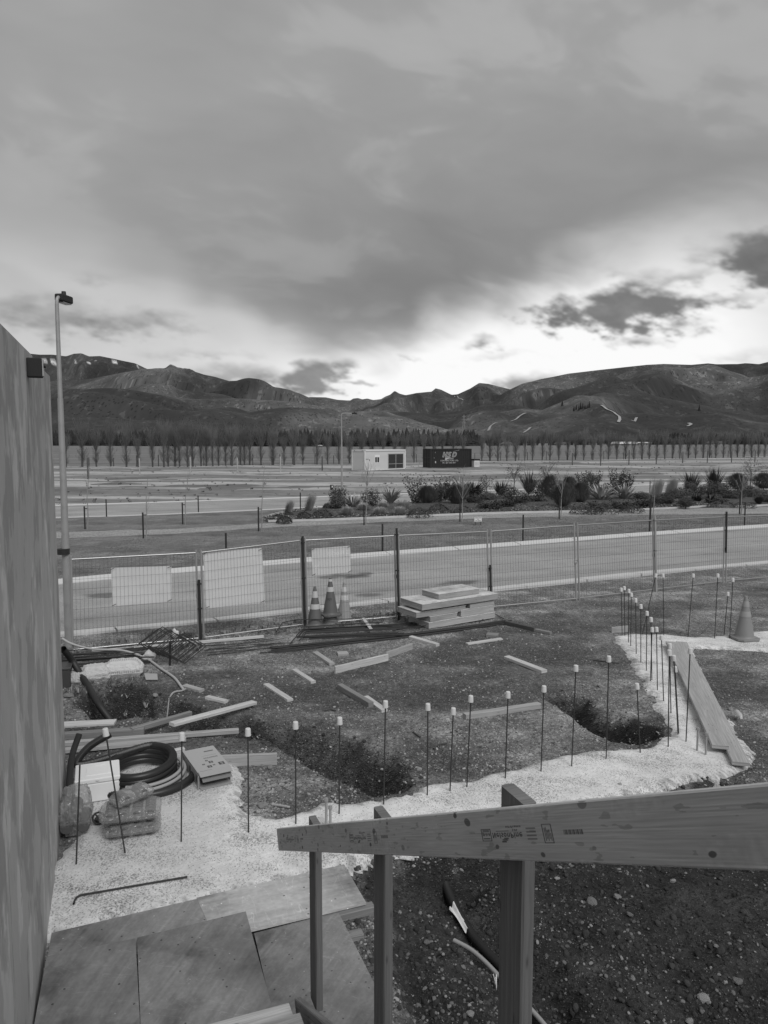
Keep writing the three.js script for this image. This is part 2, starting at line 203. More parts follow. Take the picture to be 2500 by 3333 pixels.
function rockGeo(seed, sx = 1, sy = 0.7, sz = 1) { const g = new THREE.IcosahedronGeometry(1, 1), p = g.attributes.position; for (let i = 0; i < p.count; i++) { const x = p.getX(i), y = p.getY(i), z = p.getZ(i), k = 0.75 + 0.5 * vn3(x * 1.4 + seed * 7, y * 1.4 + 3, z * 1.4); p.setXYZ(i, x * k * sx, y * k * sy, z * k * sz); } g.computeVertexNormals(); return g; }

// ================================================================ THE SETTING
const pl = (list, h = 0) => list.map(([x, y]) => G(x, y, h));
function extend(pts, a, b) { const d0 = pts[0].clone().sub(pts[1]).normalize(), n = pts.length, d1 = pts[n - 1].clone().sub(pts[n - 2]).normalize(); return [pts[0].clone().addScaledVector(d0, a), ...pts, pts[n - 1].clone().addScaledVector(d1, b)]; }
const UX = V(0.9, 0, -0.4359), VX = V(-0.4359, 0, -0.9), O0 = V(0, 0, -18.35);          // along the kerb, away from the site
const uv2w = (u, v, y = 0) => V(O0.x + UX.x * u + VX.x * v, y, O0.z + UX.z * u + VX.z * v);
const U0 = -13, U1 = 17, V0 = -19.5;

// trenches and the dug-out ground, as outlines on the site
const TR1 = pl([[250, 2262], [300, 2238], [360, 2232], [450, 2240], [560, 2268], [640, 2305], [720, 2322], [800, 2335], [900, 2358], [1020, 2378], [1100, 2395], [1190, 2420], [1270, 2440], [1315, 2490], [1345, 2545], [1310, 2578], [1215, 2592], [1150, 2560], [1060, 2530], [990, 2485], [930, 2440], [870, 2408], [760, 2398], [640, 2382], [570, 2352], [520, 2336], [440, 2330], [370, 2345], [300, 2338], [268, 2300]]);
const TR2 = pl([[1762, 2268], [1800, 2255], [1880, 2262], [1960, 2298], [2080, 2348], [2150, 2372], [2160, 2395], [2080, 2425], [2000, 2415], [1930, 2388], [1880, 2350], [1815, 2300]]);
const EXC = [...pl([[1085, 2850], [1180, 2810], [1330, 2765], [1600, 2690], [1850, 2645], [2050, 2605], [2180, 2575], [2330, 2545], [2440, 2560], [2600, 2590]]), V(7, 0, -7.2), V(7, 0, -1.5), V(0.9, 0, -1.5), V(0.15, 0, -4.6), V(-0.02, 0, -5.4), V(-0.16, 0, -6.2)];
const PIPE = pl([[1400, 2806], [1455, 2900], [1530, 3010], [1590, 3090], [1650, 3165], [1770, 3333]], -0.42);
function segD(x, z, P) { let d = 1e9; for (let i = 1; i < P.length; i++) { const ex = P[i].x - P[i - 1].x, ez = P[i].z - P[i - 1].z, t = clamp(((x - P[i - 1].x) * ex + (z - P[i - 1].z) * ez) / (ex * ex + ez * ez)); d = Math.min(d, Math.hypot(x - P[i - 1].x - ex * t, z - P[i - 1].z - ez * t)); } return d; }
function siteH(x, z) {
  const n1 = fbm(x * 0.55 + 20, z * 0.55, 3), n2 = fbm(x * 3.1, z * 3.1 + 9, 4), n3 = fbm(x * 14 + 3, z * 14, 3);
  let h = (n1 - 0.5) * 0.06 + (n2 - 0.5) * 0.045 + (n3 - 0.5) * 0.022;
  h = Math.min(h, 0.012);
  const rag = (n2 - 0.5) * 0.26 + (n3 - 0.5) * 0.03;
  const d1 = sdPoly(x, z, TR1), d2 = sdPoly(x, z, TR2), d3 = sdPoly(x, z, EXC);
  if (d1 > -0.4) h -= (0.60 + 0.2 * (n2 - 0.5)) * sst(-0.04, 0.26, d1 + rag * 0.6) - 0.012 * sst(-0.35, -0.05, d1);
  if (d2 > -0.4) h -= (0.52 + 0.2 * (n2 - 0.5)) * sst(-0.04, 0.27, d2 + rag * 0.5) - 0.012 * sst(-0.35, -0.05, d2);
  if (d3 > -0.1) {
    const mound = 0.30 * Math.exp(-(((x - 3.7) / 1.2) ** 2) - (((z + 6.2) / 1.0) ** 2)) + 0.13 * Math.exp(-(((x - 0.55) / 0.5) ** 2) - (((z + 4.9) / 0.9) ** 2));
    const gr = segD(x, z, PIPE);
    h = mix(h, -0.34 + mound + (n2 - 0.5) * 0.22 + (n3 - 0.5) * 0.06 + (n1 - 0.5) * 0.2 - 0.2 * sst(0.42, 0.12, gr + rag * 0.6), sst(-0.02, 0.28, d3 + rag * 0.6));
  }
  return h;
}
{ // site ground: a height field, finer towards the building
  const us = [], vs = []; for (let u = U0; u <= U1; u += (u < -9.5 ? 0.3 : u < 4 ? 0.05 : u < 8 ? 0.09 : 0.16)) us.push(u);
  for (let v = V0; v < 0; v += (v < -15.6 ? 0.14 : v < -9 ? 0.04 : v < -4 ? 0.065 : 0.09)) vs.push(v); vs.push(0);
  const pos = [], col = [], idx = [], nu = us.length, nv = vs.length;
  for (const v of vs) for (const u of us) {
    const p = uv2w(u, v), h = siteH(p.x, p.z) * sst(0, -0.5, v), dry = fbm(p.x * 0.5 + 31, p.z * 0.5 + 4, 4), tuft = fbm(p.x * 1.7, p.z * 1.7 + 40, 4);
    pos.push(p.x, h, p.z);
    const rimNoise = (fbm(p.x * 2.6 + 3, p.z * 2.6, 4) - 0.5) * 0.7 + (fbm(p.x * 11, p.z * 11, 2) - 0.5) * 0.2, dug = sst(0.02, 0.10, Math.max(sdPoly(p.x, p.z, EXC), sdPoly(p.x, p.z, TR2)) + rimNoise);      // darker dug earth, with the shade of the hollows painted in
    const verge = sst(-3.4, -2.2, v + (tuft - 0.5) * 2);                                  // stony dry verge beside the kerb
    let c = mix(0.78, 1.5, sst(0.40, 0.60, dry)) * (0.8 + 0.4 * tuft); c = mix(c, 1.6 * (0.75 + 0.5 * tuft), verge); c = mix(c, 0.22 * (0.7 + 0.6 * tuft), dug); c = mix(c, 0.36 * (0.7 + 0.6 * tuft), sst(0.02, 0.10, sdPoly(p.x, p.z, TR1) + rimNoise));  // inside the trench outlines the soil colour also carries painted shade
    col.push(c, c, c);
  }
  for (let j = 0; j < nv - 1; j++) for (let i = 0; i < nu - 1; i++) { const k = j * nu + i; idx.push(k, k + 1, k + nu, k + 1, k + nu + 1, k + nu); }
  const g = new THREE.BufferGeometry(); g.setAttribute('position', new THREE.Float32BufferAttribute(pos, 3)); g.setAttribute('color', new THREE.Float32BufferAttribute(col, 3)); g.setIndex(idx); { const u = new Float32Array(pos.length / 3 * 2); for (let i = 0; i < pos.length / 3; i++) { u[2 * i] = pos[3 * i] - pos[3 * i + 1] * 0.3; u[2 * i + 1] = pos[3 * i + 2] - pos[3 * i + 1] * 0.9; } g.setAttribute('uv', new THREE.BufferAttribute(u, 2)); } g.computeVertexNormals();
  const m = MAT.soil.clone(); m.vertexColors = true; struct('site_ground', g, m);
}
{ // the ground sheet out to the hills, with the site left open
  const s = new THREE.Shape([new THREE.Vector2(-9000, -9000), new THREE.Vector2(9000, -9000), new THREE.Vector2(9000, 9000), new THREE.Vector2(-9000, 9000)]);
  const hole = [uv2w(U0, V0), uv2w(U1, V0), uv2w(U1, 0), uv2w(U0, 0)].map((p) => new THREE.Vector2(p.x, -p.z)); s.holes.push(new THREE.Path(hole));
  const g = new THREE.ShapeGeometry(s).rotateX(-Math.PI / 2).translate(0, -0.06, 0); flatUV(g); struct('ground', g, MAT.ground);
}
// roads, kerbs, grass berm, gravel path, garden bed, field
const nkN = extend(pl([[240, 2070], [650, 2032], [1250, 1963], [1600, 1925], [2100, 1870], [2500, 1835]]), 12, 14), nkF = nkN.map((p) => p.clone().addScaledVector(VX, 0.5));
const fkN = extend(pl([[210, 1897], [560, 1862], [860, 1838], [1250, 1806], [1700, 1772], [2100, 1741], [2500, 1714]]), 12, 20), fkF = fkN.map((p) => p.clone().addScaledVector(VX, 0.45));
const at = (pts, y) => pts.map((p) => p.clone().setY(y));
const roadM = M(1, 0.92, { map: MAT.road.map, bumpMap: MAT.road.bumpMap, bumpScale: 0.006, vertexColors: true });
const STAINS = [[1130, 1870, 0.8, 0.35], [1165, 1872, 0.5, 0.25], [1508, 1894, 0.7, 0.3], [1205, 1932, 0.5, 0.25], [330, 1935, 0.5, 0.3]].map(([x, y, w, d]) => [G(x, y), w, d]);   // wet patches on the chip seal
function roadGeo(a, b, y, n, m, seed) { const g = ribbon(at(a, y), at(b, y), n, m), p = g.attributes.position, c = new Float32Array(p.count * 3); for (let i = 0; i < p.count; i++) { const al = p.getX(i) * UX.x + p.getZ(i) * UX.z, ac = p.getX(i) * VX.x + p.getZ(i) * VX.z; const st = fbm(al * 0.10 + seed, ac * 1.6, 4), k = fbm(al * 0.5, ac * 0.5 + seed, 4); let v = (0.74 + 0.5 * st) * (0.86 + 0.28 * k); for (const [S, w, d] of STAINS) { const q = Math.hypot((al - (S.x * UX.x + S.z * UX.z)) / w, (ac - (S.x * VX.x + S.z * VX.z)) / d) + (fbm(al * 2, ac * 3, 3) - 0.5) * 1.4; if (q < 1) v *= 0.45 + 0.4 * sst(0.6, 1, q); }  c[3 * i] = c[3 * i + 1] = c[3 * i + 2] = v; } g.setAttribute('color', new THREE.BufferAttribute(c, 3)); return g; }
struct('road', roadGeo(nkF, fkN, -0.03, 560, 60, 3), roadM);
function kerb(name, a, b, topA, topB) { // cast in lengths with open joints
  const o = new THREE.Group(); o.name = name; o.userData = { kind: 'structure' }; scene.add(o);
  const n = 22, A = resample(a, n), B = resample(b, n);
  for (let i = 0; i < n; i++) { const q = (P, t) => P[i].clone().lerp(P[i + 1], t), e = 0.012 / A[i].distanceTo(A[i + 1]) * (i % 3 ? 1 : 2.5); part('kerb_segment', slab([q(A, e).setY(topA), q(A, 1 - e).setY(topA), q(B, 1 - e).setY(topB), q(B, e).setY(topB)].reverse(), 0.16), MAT.kerb, o); }
}
kerb('near_kerb', nkN, nkF, 0.045, 0.0); kerb('far_kerb', fkN, fkF, 0.0, 0.055);
const pathN = extend(pl([[230, 1751], [560, 1738], [900, 1715], [1250, 1700], [1600, 1686], [2100, 1676], [2500, 1672]]), 10, 10), pathF = extend(pl([[230, 1730], [560, 1722], [870, 1703], [1250, 1688], [1600, 1673], [2000, 1665], [2300, 1654], [2500, 1650]]), 10, 10);
const r2N = extend(pl([[210, 1684], [500, 1675], [850, 1659], [1050, 1650], [1300, 1634], [1580, 1614], [2080, 1602], [2500, 1592]]), 30, 40), r2F = extend(pl([[210, 1643], [500, 1635], [850, 1622], [1050, 1615], [1300, 1607], [1580, 1596], [2080, 1578], [2500, 1566]]), 30, 50);
struct('grass_berm', ribbon(at(fkF, -0.005), at(pathN, 0.0), 160, 14, (x, z) => 0.05 * (fbm(x * 0.7, z * 0.7, 3) - 0.5)), MAT.grass);
struct('gravel_path', ribbon(at(pathN, 0.0), at(pathF, 0.0), 120, 3, (x, z) => 0.03 * (fbm(x * 1.1, z * 1.1, 3) - 0.5)), MAT.gravel);
struct('grass_strip', ribbon(at(pathF, -0.004), at(r2N, -0.03), 120, 6, (x, z) => 0.05 * (fbm(x * 0.7, z * 0.7, 3) - 0.5)), MAT.grass);
struct('side_road', roadGeo(r2N, r2F, -0.035, 160, 20, 40), roadM);
{ const o = new THREE.Group(); o.name = 'side_road_kerb'; o.userData = { kind: 'structure' }; scene.add(o); for (const [P, s] of [[r2N, 0.3], [r2F, -0.3]]) { const A = resample(P, 18), B = A.map((p) => p.clone().addScaledVector(VX, s)); for (let i = 0; i < 18; i++) part('kerb_segment', slab([A[i].clone().setY(0.02), A[i + 1].clone().setY(0.02), B[i + 1].clone().setY(0.0), B[i].clone().setY(0.0)], 0.12), MAT.kerb, o); } }
const fieldFar = extend(pl([[100, 1516], [500, 1516], [920, 1511], [1340, 1505], [1620, 1499], [2000, 1494], [2400, 1486], [2600, 1484]]), 60, 60);
struct('bare_field', ribbon(at(r2F, -0.03), at(fieldFar, -0.02), 220, 60, (x, z, t) => 0.35 * (fbm(x * 0.12, z * 0.12, 4) - 0.5) * Math.min(1, t * 6) * Math.min(1, (1 - t) * 8)), MAT.field);
const pastFar = extend(pl([[100, 1452], [700, 1455], [1300, 1456], [1900, 1450], [2600, 1448]]), 300, 300);
struct('pasture', ribbon(at(fieldFar, -0.025), at(pastFar, 0.4), 60, 6), MAT.pasture);
// mulched garden bed (two parts with the path between them)
const bedFront = pl([[868, 1699], [1000, 1697], [1250, 1687], [1600, 1672], [2000, 1664], [2325, 1650]]), bedBack = pl([[866, 1692], [935, 1668], [1060, 1654], [1300, 1637], [1600, 1618], [2000, 1606], [2180, 1628]]);
struct('garden_bed', ribbon(at(bedFront, 0.03), at(bedBack, 0.03), 160, 16, (x, z, t) => 0.18 * Math.sin(Math.PI * t) + 0.08 * (fbm(x, z, 3) - 0.5)), MAT.mulch);
struct('garden_bed', ribbon(at(pl([[2200, 1626], [2255, 1638], [2330, 1647], [2400, 1652], [2500, 1646], [2640, 1642]]), 0.03), at(pl([[2190, 1618], [2250, 1608], [2330, 1602], [2400, 1598], [2500, 1596], [2640, 1594]]), 0.03), 60, 12, (x, z, t) => 0.15 * Math.sin(Math.PI * t) + 0.08 * (fbm(x, z, 3) - 0.5)), MAT.mulch);
{ const E1 = [G(935, 1668), G(880, 1680), G(866, 1690), G(874, 1700)], E2 = pl([[874, 1700], [1000, 1698], [1250, 1688], [1600, 1673], [2000, 1665], [2325, 1651], [2180, 1630]]), E3 = pl([[2200, 1627], [2255, 1639], [2330, 1648], [2400, 1653], [2500, 1647], [2640, 1643]]);
  const o = thing('garden_edging', 'pale timber edging strip along the mulched garden bed', 'edging');
  for (const E of [E1, E2, E3]) { const P = resample(at(E, 0.06), 14); for (let i = 0; i < 14; i++) part('edging_board', lumberBetween(P[i], P[i + 1], 0.12, 0.03), MAT.pine, o); } }
// white lime concrete footing in strips round the dug ground
{
  const fp = (l) => pl(l, 0.05);
  const A = [...fp([[205, 2745], [250, 2640], [240, 2490], [420, 2470], [590, 2452], [760, 2480], [800, 2520], [808, 2560], [815, 2640], [880, 2650], [1050, 2600], [1180, 2590], [1240, 2585], [1330, 2572], [1345, 2550], [1500, 2525], [1600, 2505], [1700, 2470], [1880, 2440], [2000, 2428], [2110, 2415], [2160, 2385], [2155, 2350], [2110, 2260], [2060, 2170], [2005, 2100], [1985, 2065], [2060, 2056], [2160, 2060], [2300, 2068], [2520, 2040], [2640, 2040]])];
  const B = [...fp([[2640, 2135], [2500, 2122], [2380, 2112], [2275, 2110], [2270, 2140], [2310, 2230], [2350, 2290], [2420, 2380], [2480, 2450], [2440, 2490], [2330, 2530], [2180, 2565], [2050, 2595], [1850, 2635], [1600, 2680], [1330, 2755], [1180, 2800], [1085, 2840], [930, 2880], [640, 2945], [400, 3000], [160, 3060], [150, 3140], [60, 3400]]), V(-2.9, 0, -4.4), V(-3.4, 0, -5)];
  const P = [...A, ...B], x0 = Math.min(...P.map((p) => p.x)), x1 = Math.max(...P.map((p) => p.x)), z0 = Math.min(...P.map((p) => p.z)), z1 = Math.max(...P.map((p) => p.z)), s = 0.045;
  const nx = Math.ceil((x1 - x0) / s), nz = Math.ceil((z1 - z0) / s), id = new Int32Array((nx + 1) * (nz + 1)).fill(-1), pos = [], idx = [], dd = [];
  for (let j = 0; j <= nz; j++) for (let i = 0; i <= nx; i++) { const x = x0 + i * s, z = z0 + j * s, d = sdPoly(x, z, P) + (fbm(x * 3, z * 3, 4) - 0.5) * 0.22 + (fbm(x * 16, z * 16, 2) - 0.5) * 0.06; if (d > -0.06) { id[j * (nx + 1) + i] = pos.length / 3; { const e = fbm(x * 26, z * 26, 2), k = fbm(x * 1.6 + 50, z * 1.6, 4), l = fbm(x * 9, z * 9 + 7, 3); let c = (0.80 + 0.32 * k) * (0.9 + 0.2 * e); if (d < 0.16 && e + (0.16 - d) * 1.2 > 0.62) c *= 0.55; c *= 0.86 + 0.28 * l; const sm = sst(-1.6, -2.0, x + (k - 0.5)) * sst(-6.4, -6.8, z); c = mix(c, 0.82 * (0.9 + 0.2 * e), sm); dd.push(c, c, c); } const n = fbm(x * 2.4 + 8, z * 2.4, 4) - 0.5, f = fbm(x * 16, z * 16 + 5, 2) - 0.5; pos.push(x, mix(-0.05, 0.046 + 0.012 * n + 0.006 * f, sst(-0.06, 0.16, d)), z); } }
  for (let j = 0; j < nz; j++) for (let i = 0; i < nx; i++) { const q = [id[j * (nx + 1) + i], id[(j + 1) * (nx + 1) + i], id[(j + 1) * (nx + 1) + i + 1], id[j * (nx + 1) + i + 1]]; if (q.every((k) => k >= 0)) idx.push(q[0], q[1], q[2], q[0], q[2], q[3]); }
  const g = new THREE.BufferGeometry(); g.setAttribute('position', new THREE.Float32BufferAttribute(pos, 3)); g.setIndex(idx); flatUV(g); g.computeVertexNormals();
  g.setAttribute('color', new THREE.Float32BufferAttribute(dd, 3)); const lm = MAT.lime.clone(); lm.vertexColors = true; single('concrete_footing', 'white rough strip of poured concrete footing studded with steel bars', 'footing', g, lm);
}
const FT = 0.05;   // top of the footing

// ---------------------------------------------------------------- hills
const RIDGES = [   // crest outline (photo pixels), distance of crest, distance of foot
  { d: 6200, f: 3600, c: [[-200, 1140], [60, 1145], [130, 1152], [170, 1152], [215, 1157], [240, 1148], [265, 1146], [290, 1156], [325, 1155], [370, 1164], [440, 1180], [475, 1197], [560, 1225], [700, 1290], [900, 1400]] },
  { d: 4200, f: 1900, c: [[-200, 1230], [100, 1245], [200, 1238], [300, 1232], [400, 1212], [460, 1202], [500, 1199], [535, 1199], [555, 1190], [580, 1200], [620, 1207], [660, 1218], [700, 1226], [770, 1247], [810, 1245], [860, 1248], [900, 1261], [950, 1280], [985, 1292], [1100, 1340], [1300, 1400]] },
  { d: 5200, f: 2600, c: [[800, 1360], [960, 1294], [1010, 1291], [1060, 1292], [1100, 1300], [1140, 1302], [1150, 1296], [1165, 1295], [1180, 1300], [1195, 1297], [1215, 1302], [1240, 1299], [1255, 1290], [1270, 1284], [1285, 1271], [1300, 1280], [1320, 1285], [1360, 1278], [1405, 1274], [1418, 1263], [1435, 1267], [1470, 1283], [1490, 1281], [1530, 1262], [1560, 1243], [1590, 1246], [1640, 1260], [1680, 1270], [1800, 1310], [2000, 1400]] },
  { d: 4500, f: 1700, c: [[1450, 1390], [1600, 1300], [1663, 1266], [1700, 1250], [1760, 1232], [1850, 1213], [1950, 1201], [2040, 1191], [2105, 1184], [2160, 1181], [2250, 1184], [2305, 1179], [2330, 1182], [2400, 1184], [2425, 1181], [2470, 1185], [2500, 1177], [2600, 1170], [2800, 1160]] },
  { d: 2700, f: 1350, c: [[-200, 1320], [150, 1310], [350, 1300], [520, 1287], [640, 1300], [760, 1297], [900, 1305], [1000, 1318], [1120, 1345], [1300, 1380], [1500, 1420]] },
  { d: 2400, f: 1400, c: [[900, 1420], [1100, 1350], [1250, 1335], [1400, 1345], [1560, 1328], [1700, 1345], [1800, 1378], [2000, 1420]] },
  { d: 2500, f: 1250, c: [[1650, 1420], [1760, 1370], [1880, 1328], [1960, 1320], [2060, 1352], [2200, 1372], [2330, 1340], [2450, 1345], [2600, 1330], [2800, 1330]] },
].map((q) => ({ ...q, e: (() => { const pts = q.c.map(([x, y]) => { const d = ray(x, y); return [Math.atan2(d.x, -d.z), d.y / Math.hypot(d.x, d.z) * q.d + EYE]; }); return (a) => { if (a <= pts[0][0]) return pts[0][1]; for (let i = 1; i < pts.length; i++) if (a < pts[i][0]) return mix(pts[i - 1][1], pts[i][1], (a - pts[i - 1][0]) / (pts[i][0] - pts[i - 1][0])); return pts[pts.length - 1][1]; }; })() }));
function ridged(x, y, oct) { let s = 0, a = 0.5, n = 0; for (let i = 0; i < oct; i++) { s += a * Math.abs(2 * vn(x, y) - 1); n += a; x = x * 2.1 + 5; y = y * 2.1 + 9; a *= 0.5; } return s / n; }
function hillH(a, r) {
  const x = Math.sin(a) * r, z = -Math.cos(a) * r; let h = -30;
  const w = (fbm(x / 700, z / 700, 3) - 0.5) * 900;
  const gul = ridged((x + w) / 620 + 3, (z + w * 0.6) / 900 + 1, 3), fine = fbm(x / 130, z / 130, 4);
  for (const q of RIDGES) {
    const H = q.e(a); if (H < 1) continue;
    const t = (r - q.f) / (q.d - q.f); if (t < 0) continue;
    if (t <= 1) { const p = Math.pow(t, 0.86) * (0.62 + 0.38 * t), body = clamp(t * (1 - t) * 4); h = Math.max(h, H * p * (1 - body * (0.8 * (0.42 - gul) + 0.05)) + body * (gul - 0.42) * 125 + (fine - 0.5) * 14 * Math.min(1, body * 1.6) ); }
    else h = Math.max(h, H * (1 - (t - 1) * 1.1));
  }
  return h;
}
{
  const NA = 640, a0 = -0.62, a1 = 0.62, rs = []; for (let r = 1200; r < 7600; r *= 1.0105) rs.push(r);
  const pos = [], col = [], uv = [], idx = [];
  for (const r of rs) for (let i = 0; i <= NA; i++) {
    const a = mix(a0, a1, i / NA), x = Math.sin(a) * r, z = -Math.cos(a) * r, h = hillH(a, r); pos.push(x, h, z); uv.push(x / 420, (z + h * 1.3) / 420);
    const pat = fbm(x / 380 + 9, z / 380 + h / 160, 5), sc = fbm(x / 60, z / 60 + h / 40, 3); let c = 0.42 + 1.05 * sst(0.38, 0.66, pat); c *= 0.75 + 0.5 * sc; if (h > 560 && a < -0.2 && sc > 0.53 && fbm(x / 40 + 3, h / 9, 3) > 0.64) c = 8;   // old snow in the high gullies
    col.push(c, c, c);
  }
  const nu = NA + 1; for (let j = 0; j < rs.length - 1; j++) for (let i = 0; i < NA; i++) { const k = j * nu + i; idx.push(k, k + 1, k + nu, k + 1, k + nu + 1, k + nu); }
  const g = new THREE.BufferGeometry(); g.setAttribute('position', new THREE.Float32BufferAttribute(pos, 3)); g.setAttribute('color', new THREE.Float32BufferAttribute(col, 3)); g.setAttribute('uv', new THREE.Float32BufferAttribute(uv, 2)); g.setIndex(idx); g.computeVertexNormals();
  struct('hills', g, M(1, 1, { map: T.hill, bumpMap: T.hill, bumpScale: 6, vertexColors: true }));
}
function onHill(px, py) { const d = ray(px, py), a = Math.atan2(d.x, -d.z), s = d.y / Math.hypot(d.x, d.z); for (let r = 1250; r < 7000; r += 8) if (hillH(a, r) >= EYE + s * r) return V(Math.sin(a) * r, hillH(a, r), -Math.cos(a) * r); return null; }
// farm tracks cut into the slopes
for (const L of [[[1957, 1321], [1975, 1335], [1998, 1345], [2016, 1358], [2018, 1368], [2013, 1378]], [[1662, 1374], [1690, 1358], [1712, 1347]], [[1704, 1412], [1716, 1403], [1726, 1394]], [[2238, 1392], [2250, 1384], [2240, 1380]], [[1588, 1405], [1596, 1390], [1612, 1380]], [[1480, 1290], [1495, 1298], [1508, 1303]], [[2058, 1372], [2072, 1362]]]) {
  const P = L.map((p) => onHill(...p)).filter(Boolean); if (P.length < 2) continue;
  const Q = resample(P, 20).map((p) => { const r = Math.hypot(p.x, p.z); return p.setY(hillH(Math.atan2(p.x, -p.z), r)); });
  const off = (k) => Q.map((p, i) => { const d = Q[Math.min(19, i) + 1].clone().sub(Q[Math.min(19, i)]).setY(0).normalize(), q = p.clone().add(V(-d.z, 0, d.x).multiplyScalar(k)), r = Math.hypot(q.x, q.z); q.y = hillH(Math.atan2(q.x, -q.z), r) + 1.6; return q; }); struct('hill_track', ribbon(off(-2.6), off(2.6), 20, 1), M(0.34, 1));
}

// ---------------------------------------------------------------- the wall panels beside the stair, and the unseen house the view is taken from
const wallDir = V(-0.333, 0, -0.943), wallAt = (zz) => V(-0.696 - 0.353 * zz, 0, -zz);
{
  const o = thing('panel_wall', 'tall streaky grey wall of upright panels beside the white footing', 'wall');
  const nL = V(-0.943, 0, 0.333);
  for (const [a, b, top] of [[1.2, 4.055, 4.72], [4.075, 6.49, 4.72], [6.512, 8.3, 4.70]]) {
    const A = wallAt(a), B = wallAt(b), th = 0.16, off = a > 6 ? 0.012 : 0; const p0 = A.clone().addScaledVector(nL, off), p1 = B.clone().addScaledVector(nL, off);
    const g = new THREE.BufferGeometry(), c = [p0, p1, p1.clone().addScaledVector(nL, th), p0.clone().addScaledVector(nL, th)].map((p) => p.setY(top));
    part('panel', slab(c, top + 0.25), MAT.wall, o);
  }
  for (const zz of [4.065, 6.5]) { const j = wallAt(zz).addScaledVector(nL, 0.09); const q = part('joint_strip', bx(0.03, 4.6, 0.09), MAT.blackMatte, o); q.position.set(j.x, 2.2, j.z); q.rotation.y = -0.34; }
  const c = wallAt(6.08).addScaledVector(nL, -0.055); const br = part('bracket', new RoundedBoxGeometry(0.11, 0.15, 0.13, 2, 0.008), MAT.blackMatte, o); br.position.set(c.x, 4.58, c.z); br.rotation.y = 0.35;
  part('bracket_plate', bx(0.008, 0.13, 0.11, 0.061, 0, 0), MAT.zinc, br); part('bolt', new THREE.CylinderGeometry(0.018, 0.018, 0.02, 8).rotateZ(Math.PI / 2).translate(0.07, 0.02, 0), MAT.black, br);
}
struct('unseen_house_wall', boxUV(bx(16, 5.9, 0.25).rotateY(-0.36).translate(0.9, 2.9, 2.3)), MAT.wall);  // unseen wall added behind the viewpoint to shade the foreground
struct('house_floor', boxUV(bx(9, 0.3, 6).rotateY(-0.36).translate(0.5, 2.25, 3.2)), MAT.pineMid);

// ================================================================ THE SITE: stair, boards, fence
const ground = (px, py, lift = 0) => { let p = G(px, py); for (let i = 0; i < 4; i++) p = G(px, py, siteH(p.x, p.z)); p.y = siteH(p.x, p.z) + lift; return p; };
